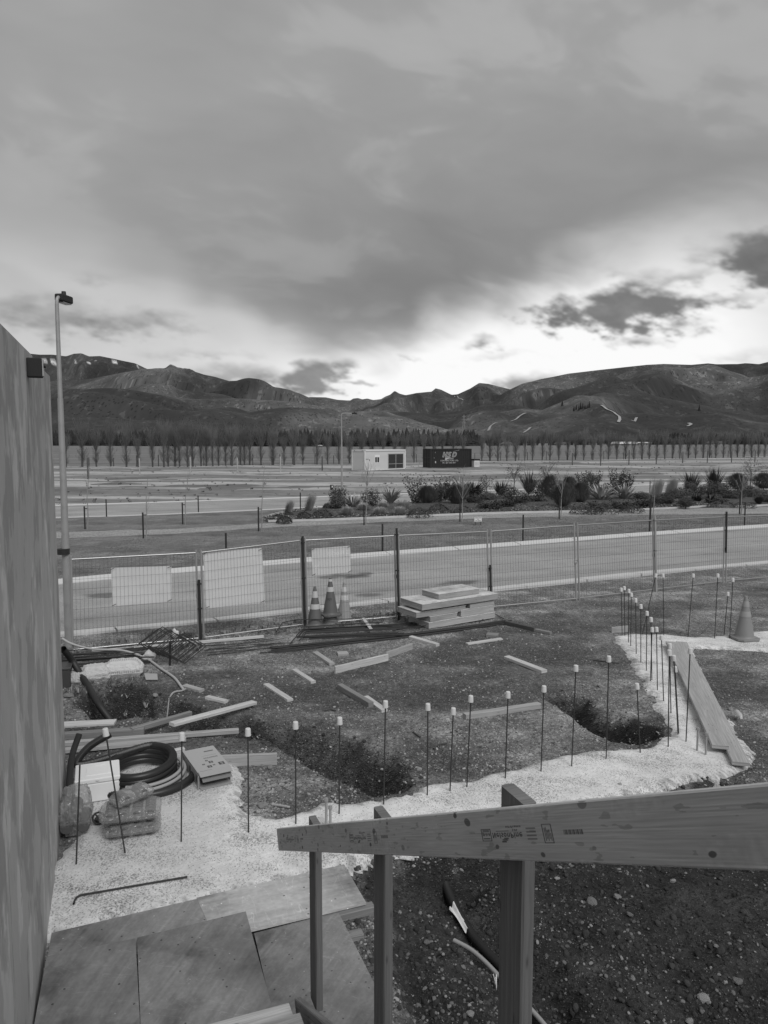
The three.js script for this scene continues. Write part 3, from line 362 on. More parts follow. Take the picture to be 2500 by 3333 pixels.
// ---- stair with its rail: a tall timber beam nailed to posts
{
  const SD = V(-0.357, 0, -0.934), SN = V(0.934, 0, -0.357);
  const dep = (x) => FOC * 0.165 / (0.139 * (x - 363));
  const camPt = (px, py, d) => { const r = ray(px, py), k = d; return V(r.x * k, EYE + r.y * k, r.z * k); };   // ray has unit camera depth
  const T0 = camPt(900, 2697, dep(900)), T1 = camPt(2500, 2552, dep(2500));
  const dir = T0.clone().sub(T1).normalize();                              // down the stair
  const A = T0, B = T1.clone().addScaledVector(dir, -0.75), L = A.distanceTo(B), bh = 0.147, bt = 0.045;
  const o = thing('timber_stair', 'raw timber stair with printed rail beam on three posts above the plywood', 'stair');
  const up = V(0, 1, 0), hor = up.clone().cross(dir).normalize(), nrm = dir.clone().cross(hor).normalize().negate(); const perp = nrm.y < 0 ? nrm.negate() : nrm;
  const side = hor.clone(); if (side.x < 0) side.negate();                 // towards the far side of the beam (away from the eye)
  // rail beam, the printed face towards the stair
  const cw = 2048, ch = 128;
  const beamTex = canvasTex(cw, ch, (g) => {
    const im = g.createImageData ? g.createImageData(cw, ch) : g.getImageData(0, 0, cw, ch);
    for (let j = 0; j < ch; j++) for (let i = 0; i < cw; i++) { const u = i / cw * L, v = j / ch * bh; const w = fbm(u * 3, v * 8, 3), gr = fbm(u * 9 + w * 2, v * 150 + w * 9, 4), k = fbm(u * 2.2 + 7, v * 9, 4); let a = 0.42 * (0.86 + 0.26 * gr) * (0.84 + 0.32 * k); const ck = fbm(u * 60, v * 70 + 3, 3); if (fbm(u * 3.5 + 2, v * 8 + 4, 3) > 0.60) a *= 0.86 + 0.3 * ck; if (fbm(u * 14, v * 60 + 50, 3) > 0.72) a *= 0.72; const o4 = (j * cw + i) * 4, c = enc(a); im.data[o4] = im.data[o4 + 1] = im.data[o4 + 2] = c; im.data[o4 + 3] = 255; }
    g.putImageData(im, 0, 0);
    const pxm = cw / L;                                                     // pixels along per metre; u runs from the upper (near) end to the far end
    // knots
    const kr = rngOf(5); for (let i = 0; i < 26; i++) { const x = kr() * cw, y = kr() * ch, s = 1.5 + kr() * 4.5; g.fillStyle = `rgba(30,30,30,${0.25 + 0.35 * kr()})`; g.beginPath(); g.ellipse(x, y, s * 1.6, s * 2.2, kr() * 0.6 - 0.3, 0, 6.3); g.fill(); }
    const stamp = (t, s) => {                                               // grade stamp, printed upside down on this side
      g.save(); g.translate((1 - t) * cw, ch * 0.52); g.scale(1, 0.95); g.rotate(Math.PI); g.scale(s, s);
      g.fillStyle = 'rgba(22,22,22,0.8)'; g.strokeStyle = 'rgba(22,22,22,0.8)'; g.lineWidth = 2;
      g.strokeRect(-92, -19, 30, 40); g.font = 'bold 15px sans-serif'; g.fillText('paa', -90, 7); g.fillRect(-88, -13, 22, 3); g.fillRect(-88, 12, 22, 2); g.fillRect(-88, 16, 22, 2);
      g.font = 'bold 24px sans-serif'; g.fillText('NelsonPine', -58, 9, 92); g.fillRect(-30, -24, 14, 4); g.fillRect(-26, -18, 14, 4); g.fillRect(-22, -12, 14, 3);
      g.font = 'bold 10px sans-serif'; g.fillText('LVL', 6, 19); g.fillText('HP Frame', -12, 30, 46); g.fillRect(-44, 13, 40, 1.5);
      g.globalAlpha = 0.45; for (let q = 0; q < 4; q++) g.fillRect(46, -16 + q * 11, 26, 5); g.globalAlpha = 0.8;
      g.strokeRect(90, -26, 22, 56); for (let q = 0; q < 5; q++) g.fillRect(94 + q * 3.4, -20 + (q % 2) * 6, 1.6, 40 - q * 4);
      for (let q = 0; q < 16; q++) g.fillRect(140 + q * 2.8, -2, 1 + (q % 3) * 0.6, 14);
      g.restore();
    };
    const spot = (px) => { const q = camPt(px, 2690, dep(px)); return clamp(q.clone().sub(B).dot(A.clone().sub(B).normalize()) / L); };
    stamp(1 - spot(1655), 0.82); stamp(1 - spot(1170), 0.82); stamp(1 - spot(945), 0.7);
  });
  const bg = new THREE.BufferGeometry(); {
    const P = [], UVs = [], quad = (a, b, c, d, u) => { for (const [p, w] of [[a, u[0]], [b, u[1]], [c, u[2]], [a, u[0]], [c, u[2]], [d, u[3]]]) { P.push(p.x, p.y, p.z); UVs.push(...w); } };
    const c = (end, top, far) => (end ? A : B).clone().addScaledVector(perp, top ? 0 : -bh).addScaledVector(side, far ? bt : 0);
    const e = 0.004, cc = (end, top, far) => c(end, top, far).addScaledVector(perp, top ? -e : e), ct = (end, top, far) => c(end, top, far).addScaledVector(side, far ? -e : e);
    quad(cc(0, 0, 0), cc(1, 0, 0), cc(1, 1, 0), cc(0, 1, 0), [[0, 0], [1, 0], [1, 1], [0, 1]]);
    quad(cc(0, 0, 1), cc(1, 0, 1), cc(1, 1, 1), cc(0, 1, 1), [[0, 0.05], [1, 0.05], [1, 0.3], [0, 0.3]]);
    quad(ct(0, 1, 0), ct(1, 1, 0), ct(1, 1, 1), ct(0, 1, 1), [[0, 0.8], [1, 0.8], [1, 1], [0, 1]]); quad(ct(0, 0, 0), ct(1, 0, 0), ct(1, 0, 1), ct(0, 0, 1), [[0, 0], [1, 0], [1, 0.2], [0, 0.2]]);
    for (const t of [0, 1]) for (const f of [0, 1]) quad(cc(0, t, f), cc(1, t, f), ct(1, t, f), ct(0, t, f), [[0, 0.9], [1, 0.9], [1, 0.94], [0, 0.94]]);
    for (const q of [0, 1]) quad(c(q, 0, 0), c(q, 1, 0), c(q, 1, 1), c(q, 0, 1), [[0.2, 0], [0.2, 0.4], [0.22, 0.4], [0.22, 0]]);
    bg.setAttribute('position', new THREE.Float32BufferAttribute(P, 3)); bg.setAttribute('uv', new THREE.Float32BufferAttribute(UVs, 2)); bg.computeVertexNormals();
  }
  part('rail_beam', bg, M(1.35, 0.8, { map: beamTex, bumpMap: rep(T.woodB, 4, 0.3), bumpScale: 0.0012 }), o, 'pale laminated rail beam with upside-down printed stamps');
  const postM = M(0.3, 0.85, { map: T.wood, bumpMap: T.woodB, bumpScale: 0.002 });
  // posts stand against the far face of the beam
  const postAt = (px) => { const d = dep(px), t = camPt(px, 2690, d); const q = t.sub(B).dot(A.clone().sub(B).normalize()); return B.clone().addScaledVector(A.clone().sub(B).normalize(), q); };
  for (const [px, pt, drop] of [[990, 0.02, 1.21], [1203, 0.022, 1.23], [1632, 0.035, 1.4], [2900, 0.05, 1.3]]) {
    const t = postAt(px); const w = 0.142, th = 0.045; const c = t.clone().addScaledVector(side, bt + th / 2 + 0.003);
    const g = lumber(drop, w, th, 40 + px).rotateZ(Math.PI / 2); g.rotateX(0);                       // long axis up
    const m = part('post', g, postM, o); m.rotation.y = Math.atan2(-SD.z, SD.x); m.position.set(c.x, t.y + pt - drop / 2, c.z);
  }
  // stringer and treads
  const end = camPt(957, 3250, dep(957)), sl = dir.clone(); const S0 = end, S1 = end.clone().addScaledVector(sl, -4.6);
  const ns = lumberBetween(S1.clone().addScaledVector(perp, -0.12).addScaledVector(side, 0.025), S0.clone().addScaledVector(perp, -0.12).addScaledVector(side, 0.025), 0.24, 0.045); part('stringer', ns, MAT.pineGrey, o);
  const ns2 = lumberBetween(S1.clone().addScaledVector(perp, -0.12).addScaledVector(side, -1.0), S0.clone().addScaledVector(perp, -0.12).addScaledVector(side, -1.0), 0.24, 0.045); part('stringer', ns2, MAT.pineGrey, o);
  for (let i = 0; i < 13; i++) { const c = S0.clone().addScaledVector(sl, -0.14 - i * 0.33); c.y -= 0.10; c.addScaledVector(side, -0.5); const g = lumber(0.93, 0.035, 0.25, i); const m = part('tread', g, i % 2 ? MAT.pineMid : MAT.pine, o); m.position.copy(c); m.rotation.y = Math.atan2(-side.z, side.x); }
}
// ---- plywood sheets laid as a walkway
{
  const sheet = (label, corners, y, m, th = 0.018) => { const c = corners.map(([x, z]) => G(x, z, y)); const cx = c.reduce((a, p) => a.add(p), V(0, 0, 0)).multiplyScalar(0.25); return single('plywood_sheet', label, 'plywood', slab(c.reverse(), th), m, undefined); };
  const rot = (m, k, a, u) => { const q = m.clone(); q.map = rep(T.ply, u, u); q.map.rotation = a; q.bumpMap = rep(T.plyB, u, u); q.bumpMap.rotation = a; q.color.setRGB(k, k, k); return q; };
  sheet('stained plywood sheet under the stair foot beside dug soil', [[827, 3037], [1100, 2966], [1330, 3420], [930, 3480]], 0.075, rot(MAT.ply, 0.75, 0.4, 0.7));
  sheet('long pale plywood board bridging between white footing and dark soil', [[640, 2922], [1120, 2813], [1192, 2938], [700, 3055]], 0.105, rot(MAT.ply, 1.5, 1.2, 0.5));
  sheet('long grey plywood board lying against the panel wall', [[168, 3036], [655, 2922], [720, 3050], [150, 3150]], 0.102, rot(MAT.ply, 0.9, 0.2, 0.6));
  sheet('dark stained plywood sheet running along the panel wall', [[152, 3113], [441, 3054], [462, 3440], [92, 3440]], 0.135, rot(MAT.ply, 0.62, 0.1, 0.55));
  sheet('blotchy plywood sheet with white paint drips beside the dark one', [[446, 3052], [800, 2966], [914, 3380], [462, 3440]], 0.132, rot(MAT.ply, 0.75, 0.25, 0.62));
  const b = single('timber_bearer', 'rough dark timber block propping the pale plywood board', 'timber', lumberBetween(G(1100, 2985, 0.03), G(1215, 2958, 0.03), 0.09, 0.09), MAT.pineGrey);
  const b2 = [[300, 3200, 700, 3110], [900, 3100, 1180, 3040]].forEach(([x, y, x2, y2], i) => single('timber_bearer', ['hidden timber bearer under the plywood along the wall', 'hidden timber bearer under the sheet at the stair'][i], 'timber', lumberBetween(G(x, y, 0.03), G(x2, y2, 0.03), 0.05, 0.09), MAT.pineGrey));
}
// ---- temporary mesh fence
const FP = [[228, 2125], [656, 2085], [994, 2040], [1297, 2015], [1597, 1983], [1881, 1955], [2133, 1925], [2358, 1898], [2585, 1876]].map(([x, y]) => { const p = G(x, y); return p.setY(0); });
const FTOP = [[222, 1812], [646, 1790], [985, 1750], [1290, 1735], [1591, 1722], [1874, 1702], [2129, 1686], [2362, 1676], [2600, 1668]].map(([x, y], i) => above(FP[i], x, y));
const fenceGroup = 'mesh fence panels along the road';
for (let i = 0; i < 8; i++) {
  const A = FP[i].clone(), B = FP[i + 1].clone(), At = FTOP[i].clone(), Bt = FTOP[i + 1].clone(); const d = B.clone().sub(A).normalize();
  for (const p of [A, At]) p.addScaledVector(d, 0.05); for (const p of [B, Bt]) p.addScaledVector(d, -0.05);
  const lab = ['mesh fence panel carrying the small blank white sign, beside the wall', 'mesh fence panel carrying the large blank white sign', 'mesh fence panel with the traffic cones behind its lower rail', 'mesh fence panel behind the formwork stack', 'bare mesh fence panel next beyond the formwork stack', 'mesh fence panel with a padlocked post', 'bare mesh fence panel between the padlock panel and the cone', 'mesh fence panel at the far end beside the lone cone'][i];
  const o = thing('mesh_fence', lab, 'fence panel', A.clone(), 0, fenceGroup); const q = (p) => p.clone().sub(A);
  const lowA = A.clone().lerp(At, 0.03), lowB = B.clone().lerp(Bt, 0.03), topA = At.clone().lerp(A, 0.03), topB = Bt.clone().lerp(B, 0.03);
  part('post', rodGeo(q(A), q(At), 0.021, 0.021, 8), MAT.zinc, o); part('post', rodGeo(q(B), q(Bt), 0.021, 0.021, 8), MAT.zinc, o);
  part('top_rail', rodGeo(q(topA), q(topB), 0.018, 0.018, 8), MAT.steel, o); part('bottom_rail', rodGeo(q(lowA), q(lowB), 0.018, 0.018, 8), MAT.steel, o);
  const w = []; const n = 32, m = 9; for (let k = 1; k < n; k++) w.push(rodGeo(q(lowA.clone().lerp(lowB, k / n)), q(topA.clone().lerp(topB, k / n)), 0.0022, 0.0022, 3)); for (let k = 1; k < m; k++) w.push(rodGeo(q(lowA.clone().lerp(topA, k / m)), q(lowB.clone().lerp(topB, k / m)), 0.0022, 0.0022, 3));
  const me = part('mesh_infill', w, MAT.wire, o); me.userData.kind = 'stuff';
  part('coupler', new THREE.CylinderGeometry(0.03, 0.03, 0.09, 8), MAT.zinc, o).position.copy(q(Bt.clone().lerp(B, 0.5)));
}
for (const [i, t0, t1, lab] of [[1, 0, 0.68, 'black steel stake against the fence between the two blank signs'], [2, 0, 1.02, 'dark steel stake at the fence near the traffic cones'], [3, 0, 1.06, 'tall dark steel stake at the fence beside the formwork stack'], [4, 0, 0.56, 'short black steel stake behind the formwork stack'], [7, 0.45, 1.05, 'dark stake lashed to the upper fence post near the lone cone'], [6, 0.0, 1.04, 'pale doubled post between the last fence panels']]) {
  const a = FP[i].clone().lerp(FTOP[i], t0), b = FP[i].clone().lerp(FTOP[i], t1); a.z += 0.06; b.z += 0.05; if (t0 === 0) a.y = siteH(a.x, a.z) - 0.05;
  const o = thing('fence_stake', lab, 'stake'); const sh = new THREE.Shape(); for (let k = 0; k < 3; k++) { const an = k * 2.094; sh[k ? 'lineTo' : 'moveTo'](Math.cos(an) * 0.032, Math.sin(an) * 0.032); sh.lineTo(Math.cos(an + 0.5) * 0.01, Math.sin(an + 0.5) * 0.01); sh.lineTo(Math.cos(an + 1.6) * 0.01, Math.sin(an + 1.6) * 0.01); } sh.closePath();
  const L = a.distanceTo(b), g = new THREE.ExtrudeGeometry(sh, { depth: L, bevelEnabled: false }).rotateX(-Math.PI / 2).applyQuaternion(new THREE.Quaternion().setFromUnitVectors(V(0, 1, 0), b.clone().sub(a).normalize())).translate(a.x, a.y, a.z);
  part('star_post', g, i === 6 ? MAT.zinc : MAT.black, o);
  for (const t of [0.55, 0.93]) { const p = a.clone().lerp(b, t); part('wire_tie', new THREE.TorusGeometry(0.045, 0.008, 5, 10).rotateX(Math.PI / 2).translate(p.x, p.y, p.z - 0.03), MAT.black, o); }
}
{ const p = FP[5].clone().lerp(FTOP[5], 0.52); const o = thing('padlock', 'small padlock and chain hanging on a mesh fence post', 'padlock', V(p.x - 0.04, p.y, p.z + 0.05)); part('body', new RoundedBoxGeometry(0.07, 0.07, 0.035, 2, 0.01).translate(0, -0.04, 0), MAT.zinc, o); part('shackle', new THREE.TorusGeometry(0.035, 0.008, 6, 12), MAT.steel, o); }
// signs wired to the far side of the mesh
function fenceFace(i, px, py, back = 0.035) { const d = FP[i + 1].clone().sub(FP[i]).normalize(), n = V(d.z, 0, -d.x); if (n.z > 0) n.negate(); const P = FP[i].clone().addScaledVector(n, back), r = ray(px, py), t = P.clone().sub(camera.position).dot(n) / r.dot(n); return r.multiplyScalar(t).add(camera.position); }
function sign(i, corners, label, mat) {
  const c = corners.map(([x, y]) => fenceFace(i, x, y)), n = c[1].clone().sub(c[0]).cross(c[3].clone().sub(c[0])).normalize().multiplyScalar(0.008), b = c.map((p) => p.clone().add(n));
  const P = [], U = [], quad = (q, w) => { for (const k of [0, 1, 2, 0, 2, 3]) { P.push(q[k].x, q[k].y, q[k].z); U.push(...w[k]); } }, W = [[0, 1], [1, 1], [1, 0], [0, 0]];
  quad(c, W);                                                               // a single translucent plastic sheet
  const g = new THREE.BufferGeometry(); g.setAttribute('position', new THREE.Float32BufferAttribute(P, 3)); g.setAttribute('uv', new THREE.Float32BufferAttribute(U, 2)); g.computeVertexNormals();
  const o = thing('site_sign', label, 'sign'); part('board', g, mat, o);
  for (const p of c) { const k = p.clone().lerp(c[0].clone().add(c[2]).multiplyScalar(0.5), 0.06); part('wire_tie', rodGeo(k.clone().add(V(-0.03, -0.01, 0.05)), k.clone().add(V(0.04, 0.02, 0.02)), 0.006, 0.006, 5), MAT.black, o); }
}
const signWhite = M(0.95, 1.0, { transmission: 0.55, thickness: 0, map: tex(256, 256, (u, v) => 0.9 + 0.1 * fbm(u * 6, v * 6, 4, 6)) });
sign(0, [[361, 1848], [558, 1842], [559, 1957], [367, 1973]], 'small blank white sign back wired to the mesh fence', signWhite);
sign(1, [[661, 1796], [853, 1783], [862, 1962], [671, 1982]], 'large blank white sign back wired to the mesh fence', signWhite);
sign(2, [[1014, 1786], [1140, 1776], [1142, 1862], [1018, 1873]], 'white sign above the cones with mirrored lettering showing through', M(1, 1.0, { transmission: 0.5, thickness: 0, map: canvasTex(512, 340, (g) => { g.fillStyle = css(0.84); g.fillRect(0, 0, 512, 340); g.save(); g.translate(500, 0); g.scale(-1, 1); g.fillStyle = css(0.97); g.font = 'bold 74px sans-serif'; g.fillText('S Blocks', 10, 105); g.fillRect(120, 130, 150, 10); g.font = 'bold 60px sans-serif'; g.fillText('30', 410, 260); g.restore(); }) }));
// ---- traffic cones
function cone(label, P, h, bodyA, bandA, bands, base = 0.40, turn = 0.3, text = null, y0 = 0) {
  const o = thing('traffic_cone', label, 'cone', V(P.x, P.y + y0, P.z), turn); const body = M(bodyA, 0.55), band = M(bandA, 0.4), r = (t) => mix(base * 0.39, 0.028, t);
  const bs = new THREE.Shape(), q = base / 2, c = base * 0.16; bs.moveTo(-q + c, -q); bs.lineTo(q - c, -q); bs.lineTo(q, -q + c); bs.lineTo(q, q - c); bs.lineTo(q - c, q); bs.lineTo(-q + c, q); bs.lineTo(-q, q - c); bs.lineTo(-q, -q + c); bs.closePath();
  part('base', new THREE.ExtrudeGeometry(bs, { depth: 0.03, bevelEnabled: true, bevelSize: 0.008, bevelThickness: 0.008, bevelSegments: 2 }).rotateX(-Math.PI / 2).translate(0, 0.008, 0), body, o);
  const prof = [[base * 0.44, 0.045], [base * 0.40, 0.06], [r(0.02), 0.09]]; for (let k = 1; k <= 10; k++) prof.push([r(k / 10), 0.09 + (h - 0.09) * k / 10]); prof.push([0.02, h + 0.006], [0.001, h + 0.006]);
  part('body', new THREE.LatheGeometry(prof.map(([x, y]) => new THREE.Vector2(x, y)), 28), body, o);
  for (const [a, b] of bands) { const ya = 0.09 + (h - 0.09) * a, yb = 0.09 + (h - 0.09) * b; part('reflective_collar', new THREE.LatheGeometry([[r(a) + 0.001, ya], [r(a) + 0.005, ya + 0.003], [r(b) + 0.005, yb - 0.003], [r(b) + 0.001, yb]].map(([x, y]) => new THREE.Vector2(x, y)), 28), band, o); }
  if (text) { const tt = canvasTex(128, 64, (g) => { g.fillStyle = css(bodyA); g.fillRect(0, 0, 128, 64); g.fillStyle = css(0.015); g.font = 'bold 44px sans-serif'; g.fillText(text, 6, 48, 116); }); const a = 0.33, b = 0.45, ya = 0.09 + (h - 0.09) * a, yb = 0.09 + (h - 0.09) * b; const lg = new THREE.CylinderGeometry(r(b) + 0.003, r(a) + 0.003, yb - ya, 14, 1, true, -0.75, 1.5).translate(0, (ya + yb) / 2, 0).rotateY(-turn); part('lettering', lg, M(1, 0.6, { map: tt }), o); }
  return o;
}
{
  const b2 = [[0.40, 0.55], [0.70, 0.86]];
  cone('slim dark cone with two pale bands behind the fence', ground(1026, 2037), 0.86, 0.12, 0.5, [[0.38, 0.52], [0.70, 0.88]], 0.42);
  const P = ground(1076, 2033); cone('lower cone of the stacked pair, buried under the lettered cone', P, 0.78, 0.16, 0.4, b2, 0.42, 0.2);
  cone('tall dark lettered cone stacked on another cone behind the fence', P, 0.82, 0.11, 0.5, [[0.60, 0.74], [0.90, 0.97]], 0.40, 0.5, 'LVJY', 0.21);
  cone('pale bleached cone with white bands behind the fence', ground(1121, 2020), 0.86, 0.34, 0.6, [[0.50, 0.64], [0.74, 0.88]], 0.40, 0.7);
  cone('large mid grey cone standing alone on the white footing', ground(2422, 2087, 0.05), 0.86, 0.22, 0.3, [[0.48, 0.62], [0.74, 0.88]], 0.46, 0.15);
}
// ---- stacked formwork boxes
{
  const A0 = ground(1396, 2049), B0 = ground(1600, 2016), e = B0.clone().sub(A0).setY(0).normalize(), d = V(e.z, 0, -e.x); if (d.z > 0) d.negate();
  const turn = Math.atan2(-e.z, e.x);
  const box = (label, e0, e1, d0, d1, y0, h, mt, r = 0) => {
    const L = e1 - e0, D = d1 - d0, P = A0.clone().addScaledVector(e, (e0 + e1) / 2).addScaledVector(d, (d0 + d1) / 2); P.y = A0.y + y0;
    const o = thing('formwork_box', label, 'formwork', P, turn + r);
    for (const s of [-1, 1]) { part('side_board', lumber(L, h, 0.04, lumberSeed++).translate(0, h / 2, s * (D / 2 - 0.02)), mt, o); part('end_board', lumber(D - 0.082, h - 0.004, 0.04, lumberSeed++).rotateY(Math.PI / 2).translate(s * (L / 2 - 0.021), h / 2, 0), mt, o); }
    part('top_sheet', boxUV(bx(L + 0.012, 0.014, D + 0.012, 0, h + 0.0085, 0)), MAT.formTop ??= (() => { const q = MAT.ply.clone(); q.color.setRGB(1.9, 1.9, 1.9); return q; })(), o);
  };
  const m1 = M(0.78, 0.9, { map: T.wood, bumpMap: T.woodB, bumpScale: 0.003 }), m2 = M(0.62, 0.9, { map: T.wood, bumpMap: T.woodB, bumpScale: 0.003 });
  box('lowest long formwork box of the stack, on the soil', 0, 1.85, 0, 0.75, 0.01, 0.125, m1);
  box('short formwork box in the second layer next to the fence sign side', 0.02, 0.78, 0.02, 0.72, 0.155, 0.10, m2, 0.05);
  box('formwork box in the second layer at the stake end', 0.88, 1.84, 0.02, 0.74, 0.155, 0.14, m1, 0.01);
  box('overhanging formwork box in the third layer', -0.30, 1.02, 0.03, 0.72, 0.275, 0.11, m2, -0.01);
  box('short formwork box in the third layer at the stake end', 1.14, 1.84, 0.02, 0.72, 0.315, 0.10, m1);
  box('wide formwork box bridging the stack below the topmost', -0.20, 1.9, -0.03, 0.78, 0.435, 0.125, m2);
  box('small topmost formwork box with a pale plywood top', 0.35, 1.50, 0.14, 0.74, 0.578, 0.11, m2, 0.02);
}
// ---- loose timber
function timber(label, a, b, h, w, mat, o = {}) { const A = ground(...a), B = ground(...b); const y = (o.y ?? 0) + h / 2 - 0.004; A.y = Math.max(siteH(A.x, A.z), o.min ?? -9) + y; B.y = Math.max(siteH(B.x, B.z), o.min ?? -9) + y; return single(o.name ?? 'timber_offcut', label, 'timber', lumberBetween(A, B, h, w), mat, o.group); }
timber('short pale offcut at the end of the hose', [600, 2236], [657, 2252], 0.045, 0.11, MAT.pineMid);
timber('short offcut lying above the trench edge', [674, 2273], [737, 2288], 0.045, 0.09, MAT.pine);
timber('pale offcut on bare soil above the diagonal trench', [866, 2232], [945, 2283], 0.045, 0.10, MAT.pine);
timber('pale offcut between two parallel offcuts on the soil', [958, 2184], [1020, 2224], 0.045, 0.09, MAT.pine);
timber('weathered offcut beside the square block below the rebar', [1026, 2128], [1081, 2165], 0.05, 0.10, MAT.pineMid);
timber('small square timber block below the rebar', [1098, 2132], [1132, 2130], 0.05, 0.17, MAT.pineMid);
timber('long plank standing on edge in the middle of the soil', [1090, 2192], [1262, 2150], 0.13, 0.045, MAT.pine, { name: 'timber_plank' });
timber('second plank on edge continuing the line towards the formwork', [1256, 2143], [1340, 2113], 0.12, 0.045, MAT.pineMid, { name: 'timber_plank' });
timber('offcut with a dark end just below the formwork stack', [1337, 2078], [1425, 2104], 0.06, 0.10, MAT.pine);
timber('thin pale board lying beside the dark block', [1520, 2098], [1632, 2082], 0.03, 0.11, MAT.pine);
timber('small dark square block above the thin pale board', [1585, 2070], [1622, 2073], 0.06, 0.2, MAT.pineGrey);
timber('pale offcut alone on the soil near the row of capped bars', [1649, 2143], [1772, 2190], 0.055, 0.13, MAT.pine);
timber('dark split round timber lying over another offcut', [1106, 2242], [1208, 2303], 0.09, 0.09, MAT.pineGrey);
timber('pale offcut lying half under dark split timber', [1190, 2272], [1252, 2318], 0.045, 0.10, MAT.pine);
timber('long grooved timber lying behind the capped bars', [1512, 2340], [1756, 2303], 0.08, 0.10, MAT.pineMid, { name: 'timber_plank' });
timber('dark rotten log near the fence beyond the rebar', [1648, 2033], [1742, 2055], 0.09, 0.09, MAT.pineDark);
timber('dark timber end continuing the rotten log', [1735, 2053], [1793, 2066], 0.06, 0.08, MAT.pineGrey);
timber('thin pale lath lying across the steel bars', [1180, 2026], [1208, 2066], 0.02, 0.07, MAT.pine, { y: 0.11 });
timber('pale lath along the foot of the mesh fence', [300, 2128], [858, 2078], 0.05, 0.07, MAT.pine, { name: 'timber_plank', y: 0.02 });
timber('wide pale board end at the wall above the timber pile', [150, 2402], [377, 2390], 0.03, 0.17, MAT.pine, { name: 'timber_plank', y: 0.16, min: -0.03 });
timber('weathered timber under the wide pale board', [150, 2424], [470, 2402], 0.09, 0.10, MAT.pineGrey, { name: 'timber_plank', y: 0.06, min: -0.03 });
timber('dark weathered timber leaning towards the trench', [428, 2408], [622, 2370], 0.07, 0.07, MAT.pineGrey, { name: 'timber_plank', y: 0.1, min: -0.03 });
timber('long timber of the pile reaching the trench edge', [150, 2444], [777, 2388], 0.06, 0.08, MAT.pineMid, { name: 'timber_plank', y: 0.05, min: -0.03 });
timber('lowest timber of the pile nearest the pipe coil', [150, 2460], [606, 2415], 0.06, 0.08, MAT.pineMid, { name: 'timber_plank', min: -0.03, y: 0.02 });
{ const A = ground(560, 2402, 0.19), B = ground(828, 2303, 0.08); single('timber_plank', 'pale plank lying diagonally over the timber pile and trench', 'timber', lumberBetween(A, B, 0.045, 0.12), MAT.pine); }
{ const A = G(236, 2512, 0.1), B = G(545, 2462, 0.1), C = G(547, 2462, 0.1), D = G(600, 2450, 0.1); single('formwork_plank', 'white edged formwork plank behind the pipe coil', 'timber', lumberBetween(A, B, 0.14, 0.07), MAT.pine); single('formwork_plank', 'short end plank joining the white plank behind the carton', 'timber', lumberBetween(C, D, 0.14, 0.07), MAT.pine); const E = G(700, 2478, 0.06), F = G(902, 2470, 0.06); single('formwork_plank', 'grey formwork board on edge beside the open carton', 'timber', lumberBetween(E, F, 0.15, 0.045), MAT.pineMid); }
{ // two long planks across the footing
  const p = (a, b, y, label) => { const A = G(...a, y), B = G(...b, y); return single('scaffold_plank', label, 'plank', lumberBetween(A, B, 0.045, 0.2), MAT.pineMid); };
  p([2218, 2092], [2412, 2487], FT + 0.04, 'long plank lying under another on the white footing'); const q = p([2185, 2092], [2345, 2432], FT + 0.088, 'long plank lying on top of another on the white footing');
}
// timber and steel details
single('timber_stub', 'short board edge set into soil at the corner of the footing', 'timber', lumberBetween(G(1990, 2052, 0.06), G(2043, 2047, 0.06), 0.14, 0.03), MAT.pineMid);

